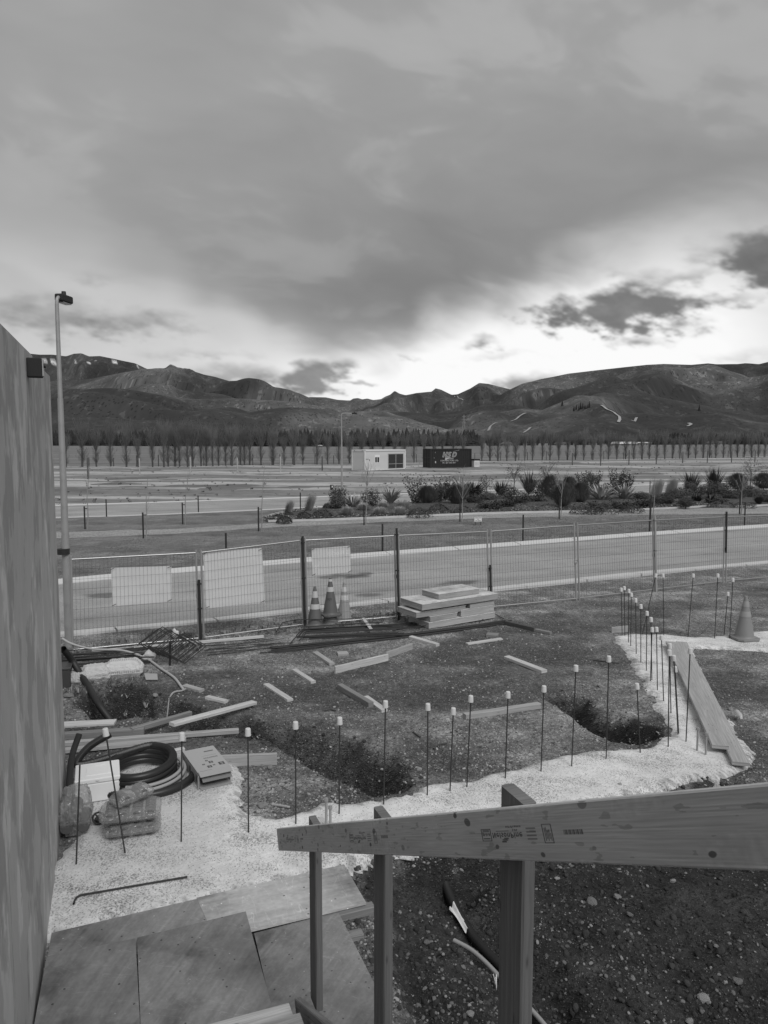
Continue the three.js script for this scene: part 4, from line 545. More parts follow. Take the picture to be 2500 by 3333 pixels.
// ================================================================ STEEL, PIPES, BAGS
// ---- starter bars with pale caps
{
  const capGeo = new THREE.LatheGeometry([[0.001, 0.075], [0.022, 0.075], [0.027, 0.068], [0.031, 0.0], [0.027, 0.0], [0.024, 0.05], [0.001, 0.05]].map(([x, y]) => new THREE.Vector2(x, y)), 14);
  const list = [
    [342, 2372, 407, 2775], [592, 2386, 590, 2738], [807, 2372, 809, 2708], [962, 2350, 963, 2680], [1106, 2336, 1104, 2648], [1255, 2282, 1249, 2617], [1393, 2291, 1391, 2587], [1476, 2305, 1465, 2573], [1533, 2265, 1520, 2560], [1654, 2252, 1645, 2532], [1771, 2233, 1761, 2510], [1875, 2166, 1861, 2492], [1982, 2136, 1973, 2468], [2073, 2225, 2084, 2448], [2179, 2116, 2175, 2430], [2193, 2134, 2207, 2388], [2197, 2170, 2209, 2384], [2247, 2110, 2233, 2413], [2180, 2095, 2184, 2320],
    [2123, 2043, 2117, 2215], [2137, 2042, 2140, 2245], [2153, 2068, 2160, 2280], [2119, 2010, 2122, 2212], [2106, 1990, 2104, 2182], [2086, 1968, 2086, 2155], [2069, 1948, 2071, 2128], [2055, 1930, 2053, 2101], [2047, 1918, 2046, 2090], [2032, 1909, 2034, 2068], [2022, 1914, 2025, 2060],
    [2158, 1868, 2161, 2067], [2136, 1868, 2092, 2062], [2257, 1868, 2240, 2070], [2337, 1868, 2326, 2077], [2370, 1928, 2357, 2065], [2386, 1882, 2375, 2077]];
  list.forEach(([tx, ty, bx_, by], i) => {
    const B = G(bx_, by, FT), Tp = above(B, tx, ty); const o = thing('starter_bar', i === 31 ? 'leaning capped steel bar among upright ones by the fence' : i === 0 ? 'tilted capped steel bar in front of the plastic bags' : 'upright thin steel bar with pale plastic cap set in the white footing', 'steel bar', B, 0, 'capped starter bars in the footing');
    const d = Tp.clone().sub(B), L = d.length(); d.normalize(); const capH = L > 1.2 ? 0.075 : 0.075;
    part('bar', rodGeo(V(0, 0, 0).addScaledVector(d, -0.06), V(0, 0, 0).addScaledVector(d, L - 0.02), 0.0075, 0.0075, 7), MAT.rust, o);
    const c = part('cap', capGeo, MAT.whiteCap, o); c.quaternion.setFromUnitVectors(V(0, 1, 0), d); c.position.copy(d).multiplyScalar(L - 0.07);
  });
  const B = G(247, 2812, FT), Tp = above(B, 260, 2490); single('steel_bar', 'uncapped upright steel bar close to the panel wall', 'steel bar', rodGeo(B.clone().add(V(0, -0.05, 0)), Tp, 0.0075, 0.0075, 7), MAT.rust);
  const bend = [[240, 2942], [244, 2930], [252, 2919], [266, 2913], [300, 2907], [450, 2881], [610, 2854]].map(([x, y]) => G(x, y, FT + 0.012)); single('bent_bar', 'bent steel bar lying loose on the white footing', 'steel bar', tube(bend, 0.009, 60, 8), MAT.rust);
  [[1062, 2597, 1062, 2690], [1075, 2622, 1076, 2692], [2272, 2368, 2269, 2442], [2300, 2385, 2297, 2456]].forEach(([tx, ty, x, y], i) => { const B2 = G(x, y, FT), T2 = above(B2, tx, ty), o = thing('threaded_stub', i < 2 ? 'short threaded steel stub in the footing beyond the rail beam' : 'short threaded steel stub in the footing beside the planks', 'steel stub', B2, 0, i < 2 ? 'stubs beyond the rail beam' : 'stubs beside the planks'); part('rod', rodGeo(V(0, -0.04, 0), T2.clone().sub(B2), 0.013, 0.013, 8), MAT.greyPipe, o); const t = T2.clone().sub(B2); part('nut', new THREE.CylinderGeometry(0.024, 0.024, 0.028, 6).translate(t.x, t.y - 0.02, t.z), MAT.zinc, o); });
}
// ---- reinforcing steel in heaps along the fence
{
  const r = rngOf(21);
  const bar = (pts, rad, label, group, lift) => single('reinforcing_bar', label, 'steel bar', poly(pts.map((p, i) => { const q = ground(p[0], p[1]); q.y += lift + rad + (p[2] ?? 0); return q; }), rad, 5), MAT.rust, group);
  for (let i = 0; i < 20; i++) { const y = 2126 + i * 2.1 + r() * 3, e = 430 + r() * 130; bar([[150 - r() * 40, y + 14], [e * 0.6 + 60, y - 2 + r() * 4], [e, y - 12 - r() * 8 + (i > 12 ? 14 : 0)]], 0.010, 'dark steel bar in the heap between fence and wall', 'steel bars heaped by the wall', 0.01 + 0.10 * r()); }
  for (let i = 0; i < 18; i++) { const y = 2050 + i * 2.3, x0 = 960 + r() * 50, x1 = 1240 + r() * 90; const hook = i % 3 === 0; bar([...(hook ? [[x0 - 18 - r() * 10, y + 22 + r() * 6], [x0 - 8, y + 8]] : []), [x0, y + 2], [x1, y - 16 + r() * 8]], 0.011, 'dark steel bar in the heap below the cones', 'steel bars heaped below the cones', 0.01 + 0.13 * r()); }
  for (let i = 0; i < 9; i++) { const t = i / 8; bar([[845 + r() * 60, 2112 + t * 18], [1100 + r() * 20, 2090 + t * 12], [1340, 2066 + t * 10], [1500, 2046 + t * 8], [1640 + r() * 40, 2024 + t * 8]], 0.011, 'long steel bar of the bundle running past the formwork', 'long steel bars past the formwork', 0.01 + 0.03 * r()); }
  for (let i = 0; i < 8; i++) { const y = 2095 + i * 4; bar([[640 + r() * 50, y + 10 + r() * 14], [760 + r() * 40, y + r() * 10], [850 + r() * 110, y - 14 + r() * 8]], 0.007, 'thin bent steel rod strewn between stirrups and cones', 'thin rods by the stirrups', 0.01 + 0.05 * r()); }
  bar([[903, 2065], [920, 2049, 0.06], [965, 2045, 0.1], [1130, 2040, 0.08], [1290, 2028, 0.12], [1310, 2030, 0.05]], 0.010, 'long bent hooked bar lying over the heap below the cones', undefined, 0.08);
  bar([[1560, 2030], [1600, 2003, 0.05], [1640, 2018]], 0.009, 'bent steel rod poking out behind the formwork stack', undefined, 0.02);
  for (let i = 0; i < 6; i++) bar([[1270 + r() * 20, 2042 + i * 4], [1380 + r() * 10, 2030 + i * 3]], 0.009, 'short steel rod under the corner of the formwork', 'short rods by the formwork', 0.02 + 0.05 * r());
  // square stirrups in a leaning stack
  const C = ground(560, 2152), e = FP[1].clone().sub(FP[0]).normalize(), n = V(e.z, 0, -e.x);
  for (let i = 0; i < 13; i++) { const s = 0.26 + 0.05 * r(), k = (i - 6) * 0.028, dx = (i - 6) * 0.034 + (r() - 0.5) * 0.05; const cor = [[0, -s * 1.0], [s * 1.25, 0], [0, s * 0.95], [-s * 1.25, 0], [0, -s * 1.0]].map(([a, b]) => C.clone().addScaledVector(e, a + dx).addScaledVector(n, -0.25 * b / s * 0.3 - k * 2.2).add(V(0, s + 0.02 + b, 0))); single('rebar_stirrup', 'square bent steel stirrup in the leaning stack below the fence', 'stirrup', poly(cor, 0.007, 5), MAT.rust, 'stack of stirrups'); }
  const S = ground(553, 2166), st = above(S, 554, 2088); single('site_peg', 'black steel peg standing in front of the stirrup stack', 'peg', rodGeo(S.clone().add(V(0, -0.05, 0)), st, 0.02, 0.02, 6), MAT.black);
  // crumpled white plastic caught on the stirrups and below them
  const rag = (label, x, y, w, h, lift) => { const P = ground(x, y), g = new THREE.SphereGeometry(1, 14, 10), p = g.attributes.position; for (let i = 0; i < p.count; i++) { const k = 0.65 + 0.8 * vn3(p.getX(i) * 2.3 + x, p.getY(i) * 2.3, p.getZ(i) * 2.3); p.setXYZ(i, p.getX(i) * k * w, p.getY(i) * k * h, p.getZ(i) * k * w * 0.6); } g.computeVertexNormals(); return single('plastic_scrap', label, 'litter', g.translate(P.x, P.y + lift, P.z), M(0.62, 0.5)); };
  rag('crumpled white plastic perched on top of the stirrups', 572, 2150, 0.06, 0.08, 0.50); rag('crumpled pale plastic bag against the stirrups', 485, 2150, 0.11, 0.10, 0.08);
}
// ---- poles, hoses and pipes by the wall
single('drain_pipe', 'thick black pipe leaning from the fence into the trench', 'pipe', tube([G(205, 2112, 0.62), G(235, 2150, 0.35), G(262, 2195, 0.14), G(285, 2230, 0.02), G(320, 2290, -0.12), G(360, 2345, -0.34)], 0.055, 50, 12), MAT.black);
single('water_hose', 'pale hose curving from the fence post over the soil', 'hose', tube([ground(205, 2120, 0.25), ground(232, 2128, 0.2), ground(300, 2134, 0.13), ground(400, 2138, 0.12), ground(470, 2150, 0.06), ground(525, 2182, 0.03), ground(568, 2212, 0.03), ground(590, 2240, 0.03), ground(599, 2250, 0.02)], 0.021, 90, 8), MAT.hose);
single('stick', 'thin pale stick beside the hose end', 'stick', tube([ground(538, 2278, 0.015), ground(560, 2262, 0.02), ground(592, 2252, 0.02), ground(604, 2246, 0.02)], 0.016, 20, 6), MAT.pineMid);
{ const P = ground(215, 2230); const o = thing('plastic_bin', 'dark plastic bin half hidden behind the wall', 'bin', V(P.x - 0.1, P.y, P.z), 0.3); part('body', new RoundedBoxGeometry(0.36, 0.3, 0.36, 2, 0.02).translate(0, 0.15, 0), M(0.05, 0.5), o); part('lid', new RoundedBoxGeometry(0.39, 0.04, 0.39, 2, 0.012).translate(0, 0.32, 0), M(0.06, 0.5), o); }
single('small_board', 'little pale printed board on the soil near the sacks', 'board', slab([ground(470, 2206, 0.08), ground(512, 2208, 0.08), ground(514, 2219, 0.04), ground(475, 2219, 0.04)].reverse(), 0.012), M(0.34, 0.8));
// ---- sacks and plastic bags: pillows with folds
function pillow(w, h, d, seed, fold = 0.02, rolls = 0) {
  const g = new THREE.BoxGeometry(2, 2, 2, 44, 22, 44), p = g.attributes.position;
  for (let i = 0; i < p.count; i++) {
    let x = p.getX(i), y = p.getY(i), z = p.getZ(i); const q = 5; const k = Math.pow(Math.abs(x) ** q + Math.abs(y) ** q + Math.abs(z) ** q, -1 / q); x *= k; y *= k; z *= k;
    const edge = Math.max(Math.abs(x), Math.abs(z)); let py = y * h / 2 * (1 - 0.62 * sst(0.55, 1.02, edge)); let px = x * w / 2, pz = z * d / 2;
    if (rolls) { const s = Math.abs(Math.sin(x * Math.PI * rolls / 2)); py *= 0.72 + 0.34 * s; pz *= 0.93 + 0.08 * s; }
    const f = (ridged(px * 16 + seed, pz * 10 + py * 9, 3) - 0.4) * fold * 0.7 + (ridged(px * 46 + seed * 3, pz * 26 - py * 38, 2) - 0.4) * fold * 0.55;
    p.setXYZ(i, px + x * f, py + (y > 0 ? f : f * 0.3), pz + z * f);
  }
  g.computeVertexNormals(); return g;
}
const sackM = M(0.5, 0.6, { bumpMap: rep(T.limeB, 3, 3), bumpScale: 0.002 });
{ const P = ground(312, 2212); const o = thing('cement_sack', 'full pale sack tied with a dark strap on the trench edge', 'sack', V(P.x, P.y + 0.1, P.z), 0.4); part('sack', pillow(0.5, 0.32, 0.34, 3, 0.03), sackM, o); part('strap', new THREE.TorusGeometry(0.16, 0.012, 6, 20).scale(1, 0.75, 1.05).rotateY(1.5).translate(0.12, 0.0, 0), MAT.black, o);
  const Q = ground(402, 2198); const o2 = thing('cement_sack', 'striped pale sack lying flat beside the strapped sack', 'sack', V(Q.x, Q.y + 0.11, Q.z), 0.25); part('sack', pillow(0.68, 0.34, 0.36, 9, 0.026), M(1, 0.6, { map: tex(128, 128, (u, v) => (v > 0.3 && v < 0.62 && Math.sin(u * 120) > 0.1 ? 0.36 : 0.55)), bumpMap: rep(T.limeB, 3, 3), bumpScale: 0.002 }), o2);
  const S = ground(255, 2222); single('cement_sack', 'sagging pale sack behind the black pipe', 'sack', pillow(0.4, 0.24, 0.3, 14, 0.03).rotateY(0.2).translate(S.x, S.y + 0.08, S.z), M(0.42, 0.7)); }
// clear-plastic packs of bar spacers: a wrinkled skin over rows of dark rolls
const filmM = M(0.75, 0.14, { transmission: 0.8, thickness: 0, ior: 1.3, clearcoat: 0.5, clearcoatRoughness: 0.25 });
function pack(label, P, w, h, d, turn, rolls, seed, tilt = 0) {
  const o = thing('spacer_pack', label, 'bag', P, turn); o.rotation.z = tilt;
  part('film', pillow(w, h, d, seed, 0.02).translate(0, h / 2, 0), filmM, o);
  const rad = Math.min(h * 0.36, w / rolls * 0.45); for (let i = 0; i < rolls; i++) { const x = (-w / 2 + w * (i + 0.5) / rolls) * 0.86; const g = []; for (let k = 0; k < 7; k++) g.push(new THREE.TorusGeometry(rad * 0.8, rad * 0.2, 6, 14).translate(x, h / 2, -d * 0.40 + d * 0.8 * k / 6)); g.push(new THREE.CylinderGeometry(rad * 0.55, rad * 0.55, d * 0.78, 12).rotateX(Math.PI / 2).translate(x, h / 2, 0)); part('roll', g, M(0.1, 0.5), o); }
}
{
  const P = G(432, 2700, FT); pack('lower clear plastic pack of rolls on the footing', P, 0.56, 0.13, 0.42, 0.28, 4, 1);
  pack('upper clear plastic pack of rolls lying on another pack', V(P.x - 0.02, FT + 0.125, P.z - 0.02), 0.60, 0.15, 0.42, 0.26, 4, 5);
  pack('small torn plastic pack slumped on top of the others', V(P.x - 0.02, FT + 0.265, P.z - 0.08), 0.42, 0.14, 0.24, 0.75, 2, 8, 0.1);
  const Q = G(250, 2700, FT); const o = thing('plastic_bag', 'crumpled clear plastic bag sagging against the panel wall', 'bag', Q, 0.3); part('film', pillow(0.32, 0.46, 0.34, 22, 0.04).translate(0, 0.21, 0), filmM, o); for (let k = 0; k < 3; k++) part('roll', new THREE.CylinderGeometry(0.06, 0.06, 0.3, 12).rotateX(Math.PI / 2).translate(-0.08 + k * 0.08, 0.1 + (k % 2) * 0.12, 0), M(0.08, 0.6), o);
  const W = G(322, 2678, FT); const wo = thing('plastic_spacer', 'black plastic spacer wheel lying by the plastic packs', 'spacer', V(W.x, W.y + 0.05, W.z), 0.5); wo.rotation.x = -0.9; part('rim', new THREE.TorusGeometry(0.06, 0.01, 8, 20), MAT.black, wo); part('hub', new THREE.CylinderGeometry(0.03, 0.035, 0.07, 12).rotateX(Math.PI / 2).translate(0, 0, -0.03), MAT.black, wo); for (let k = 0; k < 5; k++) part('spoke', bx(0.05, 0.012, 0.014, 0.04, 0, 0).rotateZ(k * 1.257), MAT.black, wo);
}
[[[1412, 2440], [1425, 2428], [1455, 2422]], [[1345, 2385], [1358, 2395], [1368, 2402]], [[1058, 2316], [1075, 2312], [1092, 2316]], [[885, 2622], [915, 2626], [945, 2632]], [[1930, 2150], [1985, 2157], [2016, 2162]]].forEach((l, i) => single('stick', ['dark forked stick lying on the soil behind the capped bars', 'short dark stick on the soil near the forked one', 'small dark stick above the diagonal trench', 'pale wooden handle lying beside the footing edge', 'thin straight twig lying across the soil near the bars'][i], 'stick', tube(l.map(([x, y]) => ground(x, y, 0.014)), i === 3 ? 0.016 : 0.011, 14, 6), i === 3 ? MAT.pineMid : MAT.pineDark));
// ---- white foam box
{
  const a = G(262, 2520, 0.24), P = G(320, 2592, FT); const o = thing('foam_box', 'white polystyrene box with lid beside the pipe coil', 'box', V(P.x, P.y, P.z), 0.36); o.rotation.x = 0.0; const w = 0.46, d = 0.44, h = 0.21;
  const body = part('body', new RoundedBoxGeometry(w, h, d, 3, 0.015).translate(0, h / 2, -d * 0.2), MAT.poly, o); const lid = part('lid', new RoundedBoxGeometry(w + 0.012, 0.055, d + 0.012, 3, 0.014).translate(0, h + 0.03, -d * 0.2), MAT.poly, o); part('raised_panel', new RoundedBoxGeometry(w * 0.6, 0.008, d * 0.5, 1, 0.003).translate(0.02, h + 0.059, -d * 0.16), MAT.poly, lid); part('raised_mark', bx(0.1, 0.006, 0.03, 0.02, h + 0.059, -d * 0.52), MAT.poly, lid); part('thumb_notch', new THREE.SphereGeometry(0.022, 10, 6).scale(1, 0.5, 0.6).translate(0, h + 0.035, d * 0.31), M(0.6, 0.9), lid);
}
// ---- open carton
{
  const h = 0.17, TL = G(594, 2446, FT + h), TR = G(694, 2426, FT + h), BL = G(675, 2509, FT + h); const ex = TR.clone().sub(TL), w = ex.length(); ex.normalize(); const L = BL.distanceTo(TL) * 1.0, turn = Math.atan2(-ex.z, ex.x); const c = TL.clone().add(TR).multiplyScalar(0.5).add(V(Math.sin(turn), 0, Math.cos(turn)).multiplyScalar(L / 2));
  const o = thing('cardboard_box', 'open cardboard carton with printed squares lying on its side', 'box', V(c.x, FT, c.z), turn);
  const kraft = M(0.36, 0.85, { bumpMap: rep(T.limeB, 2, 2), bumpScale: 0.001 }), th = 0.006;
  const top = canvasTex(512, 768, (g) => { g.fillStyle = css(0.4); g.fillRect(0, 0, 512, 768); g.fillStyle = css(0.06); g.save(); g.translate(512, 768); g.rotate(Math.PI); 
    g.fillStyle = css(0.06); const sq = (x, y, s) => { g.fillStyle = css(0.07); g.fillRect(x, y, s, s); g.fillStyle = css(0.36); g.font = `bold ${Math.round(s * 0.95)}px sans-serif`; g.fillText('S', x + s * 0.2, y + s * 0.84); };
    sq(40, 110, 90); sq(190, 130, 36); sq(250, 60 + 30, 70); sq(190, 220, 66); sq(330, 200, 40); sq(250, 300, 40); g.fillStyle = css(0.06); g.font = 'bold 52px sans-serif'; g.fillText('MONSTOUS', 60, 420, 230); g.fillStyle = css(0.25); g.fillRect(60, 470, 240, 6); g.fillRect(60, 484, 200, 5); g.fillStyle = css(0.12); g.fillRect(60, 600, 150, 34); g.restore(); g.fillStyle = css(0.15); g.fillRect(40, 735, 190, 8); });
  const tp = new THREE.PlaneGeometry(w, L).rotateX(-Math.PI / 2); part('top_panel', [tp.clone().translate(0, h, 0), bx(w, th, L, 0, h - th / 2 - 0.001, 0)].slice(0, 1), M(1, 0.85, { map: top }), o, 'carton face with printed lettering and squares'); part('top_board', bx(w, th, L, 0, h - th, 0), kraft, o);
  for (const s of [-1, 1]) part('side_panel', bx(th, h - th, L, s * (w / 2 - th / 2), h / 2, 0), kraft, o); part('bottom_panel', bx(w - 2 * th, th, L, 0, th / 2 + 0.001, 0), kraft, o); part('back_panel', bx(w - 2 * th, h - 3 * th, th, 0, h / 2, -L / 2 + th), kraft, o);
  const tapeM = M(0.12, 0.5); for (const z of [-0.42, 0, 0.42]) part('tape', bx(0.003, h * 0.5, 0.07, -w / 2 - 0.002, h * 0.5, z * L), tapeM, o);
  part('flap', bx(w * 0.98, th, 0.10).rotateX(0.22).translate(0, h - 0.005, L / 2 + 0.045), kraft, o); part('flap', bx(w * 0.9, th, 0.13).rotateX(0.55).translate(0.01, h * 0.72, L / 2 + 0.04), M(0.2, 0.9), o); part('flap', bx(w * 0.95, th, 0.09).rotateX(-0.08).translate(0, 0.004, L / 2 + 0.045), kraft, o); part('flap', bx(th, h * 0.86, 0.08).rotateY(-0.5).translate(-w / 2 + 0.0, h * 0.45, L / 2 + 0.035), kraft, o);
}
// ---- coils of corrugated conduit
function corrugated(pts, r, seg, pitch, closed = false) { const c = new THREE.CatmullRomCurve3(pts), L = c.getLength(), n = Math.min(seg, Math.round(L / pitch) * 2), g = new THREE.TubeGeometry(c, n, r, 10, false), p = g.attributes.position, ctr = V(0, 0, 0); for (let i = 0; i <= n; i++) { c.getPointAt(i / n, ctr); const k = i % 2 ? 1.0 : 0.86; for (let j = 0; j <= 10; j++) { const o = i * 11 + j; p.setXYZ(o, ctr.x + (p.getX(o) - ctr.x) * k, ctr.y + (p.getY(o) - ctr.y) * k, ctr.z + (p.getZ(o) - ctr.z) * k); } } g.computeVertexNormals(); return g; }
const helix = (C, R, y0, y1, a0, a1, n, sx = 1, sz = 1) => Array.from({ length: n + 1 }, (_, i) => { const t = i / n, a = mix(a0, a1, t); return V(C.x + Math.cos(a) * R * sx, mix(y0, y1, t), C.z - Math.sin(a) * R * sz); });
{
  const C = G(460, 2540, FT), conduit = M(0.022, 0.42);
  const o = thing('conduit_coil', 'coil of black corrugated conduit lying on the footing', 'pipe coil', V(0, 0, 0));
  part('conduit', corrugated([...helix(C, 0.36, FT + 0.05, FT + 0.25, -1.2, -1.2 + Math.PI * 2 * 3.45, 90, 1, 1.15), ...[[-0.72, 0.22, 0.06], [-0.66, 0.34, -0.12], [-0.46, 0.44, -0.3]].map(([x, y, z]) => V(C.x + x, y + FT, C.z + z))], 0.048, 1100, 0.018), conduit, o);
  part('loose_loop', corrugated(helix(V(C.x + 0.04, 0, C.z - 0.03), 0.56, FT + 0.05, FT + 0.05, -2.3, 0.15, 40, 1, 0.95), 0.046, 500, 0.018), conduit, o);
  const o2 = thing('pipe_coil', 'coil of smooth grey pipe inside the corrugated conduit coil', 'pipe coil'); for (let k = 0; k < 4; k++) part('pipe_turn', tube(helix(V(C.x + 0.02, 0, C.z), 0.475 - (k % 2) * 0.035, FT + 0.025 + 0.036 * k, FT + 0.025 + 0.036 * k, -1.9 + k * 0.08, 0.75, 40, 1, 1.05), 0.021, 60, 8), MAT.greyPipe, o2);
  single('black_conduit', 'black flattened conduit leaning upright against the panel wall', 'pipe', tube([G(228, 2588, FT + 0.02), G(226, 2560, FT + 0.25), above(G(240, 2560, FT), 236, 2455), above(G(250, 2540, FT), 258, 2390)], 0.036, 30, 10), MAT.blackMatte);
}
// ---- pipes and paper in the dug ground
{
  const P = PIPE.map((p) => V(p.x, siteH(p.x, p.z) + 0.03, p.z)); single('drain_coil', 'black corrugated drain pipe in the dug ground below the stair rail', 'pipe', corrugated(P, 0.048, 900, 0.02), MAT.black);
  const Q = [[1478, 3040], [1530, 3068], [1575, 3105], [1640, 3172], [1745, 3280], [1800, 3345]].map(([x, y]) => { const p = G(x, y, -0.34); p.y = Math.max(siteH(p.x, p.z) + 0.012, -0.4); return p; }); single('grey_conduit', 'thin grey conduit beside the corrugated drain pipe', 'pipe', tube(Q, 0.02, 50, 8), MAT.greyPipe);
  const paper = (label, c, y) => { const v = c.map(([px, py], i) => { const p = G(px, py, y); p.y = siteH(p.x, p.z) + 0.06 + (i % 2) * 0.035; return p; }); const g = new THREE.PlaneGeometry(1, 1, 8, 4), p = g.attributes.position; for (let i = 0; i < p.count; i++) { const u = p.getX(i) + 0.5, t = p.getY(i) + 0.5; const q = v[0].clone().lerp(v[1], u).lerp(v[3].clone().lerp(v[2], u), t); q.y += 0.02 * Math.sin(u * 9 + t * 4); p.setXYZ(i, q.x, q.y, q.z); } g.computeVertexNormals(); return single('paper_scrap', label, 'litter', g, M(0.7, 0.8)); };
  paper('torn white paper lying on the black drain pipe', [[1462, 2916], [1478, 2908], [1530, 2966], [1516, 2984]], -0.3); paper('pale strip of plastic in the dug ground under the rail', [[1402, 2818], [1414, 2818], [1412, 2852], [1402, 2850]], -0.3); paper('white scrap at the end of the grey conduit', [[1604, 3155], [1618, 3155], [1618, 3180], [1612, 3182]], -0.3);
}
{ const B = G(2395, 2322, FT), E = G(2415, 2348, FT); const ax = E.clone().sub(B).setY(0).normalize(); const o = thing('plastic_bottle', 'clear plastic bottle lying beside the planks', 'bottle', V((B.x + E.x) / 2, FT + 0.04, (B.z + E.z) / 2)); const g = new THREE.LatheGeometry([[0.001, -0.11], [0.035, -0.11], [0.038, -0.1], [0.038, 0.04], [0.03, 0.08], [0.015, 0.1], [0.014, 0.115]].map(([x, y]) => new THREE.Vector2(x, y)), 16).applyQuaternion(new THREE.Quaternion().setFromUnitVectors(V(0, 1, 0), ax)); part('body', g, M(0.75, 0.25, { transmission: 0.45, thickness: 0 }), o); const c = ax.clone().multiplyScalar(0.12); part('bottle_cap', new THREE.CylinderGeometry(0.018, 0.018, 0.02, 10).applyQuaternion(new THREE.Quaternion().setFromUnitVectors(V(0, 1, 0), ax)).translate(c.x, c.y, c.z), MAT.white, o); }
// ---- stones: the larger ones one by one, the small ones as gravel
{
  const shapes = [0, 1, 2, 3].map((s) => rockGeo(s + 1)), tones = [0.2, 0.28, 0.36].map((t) => M(t, 0.95, { bumpMap: rep(T.limeB, 2, 2), bumpScale: 0.01 }));
  const big = [[2518 - 100, 2440, 0], [1515, 2955 + 5, 0], [855, 2625, 0.09], [1215, 2548, 0.08], [835, 2400, 0.06], [505, 2255, 0.09], [418, 2324, 0.08], [480, 2333, 0.06], [2378, 2312, 0.07], [2020, 2566, 0.10], [740, 2185 + 18, 0.06], [1955, 2235, 0.08], [1900, 2232, 0.05], [1925, 2940, 0.12], [2010, 2922, 0.09], [1815, 2862, 0.07], [1390, 3075, 0.07], [1402, 3068, 0.05], [1302, 2977, 0.05], [1325, 3120, 0.04], [1510, 3150, 0.05], [1530, 3305, 0.07], [2400, 3192, 0.09], [2060, 3185, 0.07], [2290, 3255, 0.11], [225, 2268, 0.10], [1470, 3040, 0.05], [2245, 3330, 0.06], [590, 2360, 0.08], [1655, 2500, 0.06], [1365, 2505, 0.05], [960, 2530, 0.08], [880, 2500, 0.06], [2190, 2870, 0.07], [2050, 2980, 0.06], [2330, 3080, 0.05]];
  const r = rngOf(77); let c = 0;
  for (const [x, y, s0] of big) { if (!s0) continue; const s = s0 * (y > 2840 ? 0.5 : 0.75), p = ground(x, y); const m = single('stone', x === 1925 ? 'angular pale stone standing out in the dark dug soil' : 'single loose pale stone lying on the soil', 'stone', shapes[c++ % 4], tones[c % 3], 'loose stones on the soil'); m.position.set(p.x, p.y + s * 0.25, p.z); m.scale.set(s * rr(0.7, 1.1, r), s * rr(0.6, 0.9, r), s * rr(0.6, 1, r)); m.rotation.set(0, r() * 6, r() * 0.5); }
  // gravel scattered over the soil
  const N = 34000, im = new THREE.InstancedMesh(rockGeo(9, 1, 0.65, 0.85), MAT.stone, N), m4 = new THREE.Matrix4(), q = new THREE.Quaternion(), col = new THREE.Color(); let k = 0, guard = 0;
  while (k < N && guard++ < N * 6) {
    let px, py; const b = r(); if (b < 0.42) { px = rr(1050, 2560, r); py = rr(2560, 3400, r); } else { px = rr(190, 2560, r); py = rr(1890, 2760, r); }
    const p = G(px, py, b < 0.42 ? -0.3 : 0); const cl = fbm(p.x * 1.1 + 4, p.z * 1.1, 3); if (r() > sst(0.30, 0.66, cl) + 0.08) continue;
    const rel = p.clone().sub(O0); if (rel.dot(VX) > -0.15) continue;
    let s = 0.004 + 0.015 * Math.pow(r(), 4); const dugIn = sdPoly(p.x, p.z, EXC) > 0.1; if (dugIn && r() < 0.72) continue; p.y = siteH(p.x, p.z); const t = dugIn ? 0.05 + 0.22 * Math.pow(r(), 2.5) : 0.07 + 0.36 * Math.pow(r(), 2.2); col.setRGB(t, t, t);
    q.setFromEuler(new THREE.Euler(r() * 0.6, r() * 6.3, r() * 0.6)); m4.compose(V(p.x, p.y + s * 0.2, p.z), q, V(s * rr(0.8, 1.5, r), s, s)); im.setMatrixAt(k, m4); im.setColorAt(k, col); k++;
  }
  im.count = k; stuff('gravel', 'loose pale gravel scattered over the bare soil', 'gravel', im);
  // clods of soil on the dug slopes
  const N2 = 2600, ic = new THREE.InstancedMesh(rockGeo(13, 1, 0.8, 0.9), M(1, 1), N2); k = 0; guard = 0;
  while (k < N2 && guard++ < N2 * 8) { const px = rr(200, 2560, r), py = rr(2230, 3400, r), p = G(px, py, py > 2600 ? -0.3 : -0.1); const d = Math.max(sdPoly(p.x, p.z, EXC), sdPoly(p.x, p.z, TR1), sdPoly(p.x, p.z, TR2)); if (d < -0.12 || r() > 0.3 + fbm(p.x * 2, p.z * 2, 3)) continue; const s = 0.006 + 0.026 * Math.pow(r(), 5); const t = 0.02 + 0.03 * r(); col.setRGB(t, t, t); q.setFromEuler(new THREE.Euler(r(), r() * 6, r())); m4.compose(V(p.x, siteH(p.x, p.z) + s * 0.1, p.z), q, V(s * rr(0.8, 1.4, r), s, s)); ic.setMatrixAt(k, m4); ic.setColorAt(k, col); k++; }
  ic.count = k; stuff('soil_clods', 'dark crumbled soil clods on the trench sides', 'soil', ic);
}

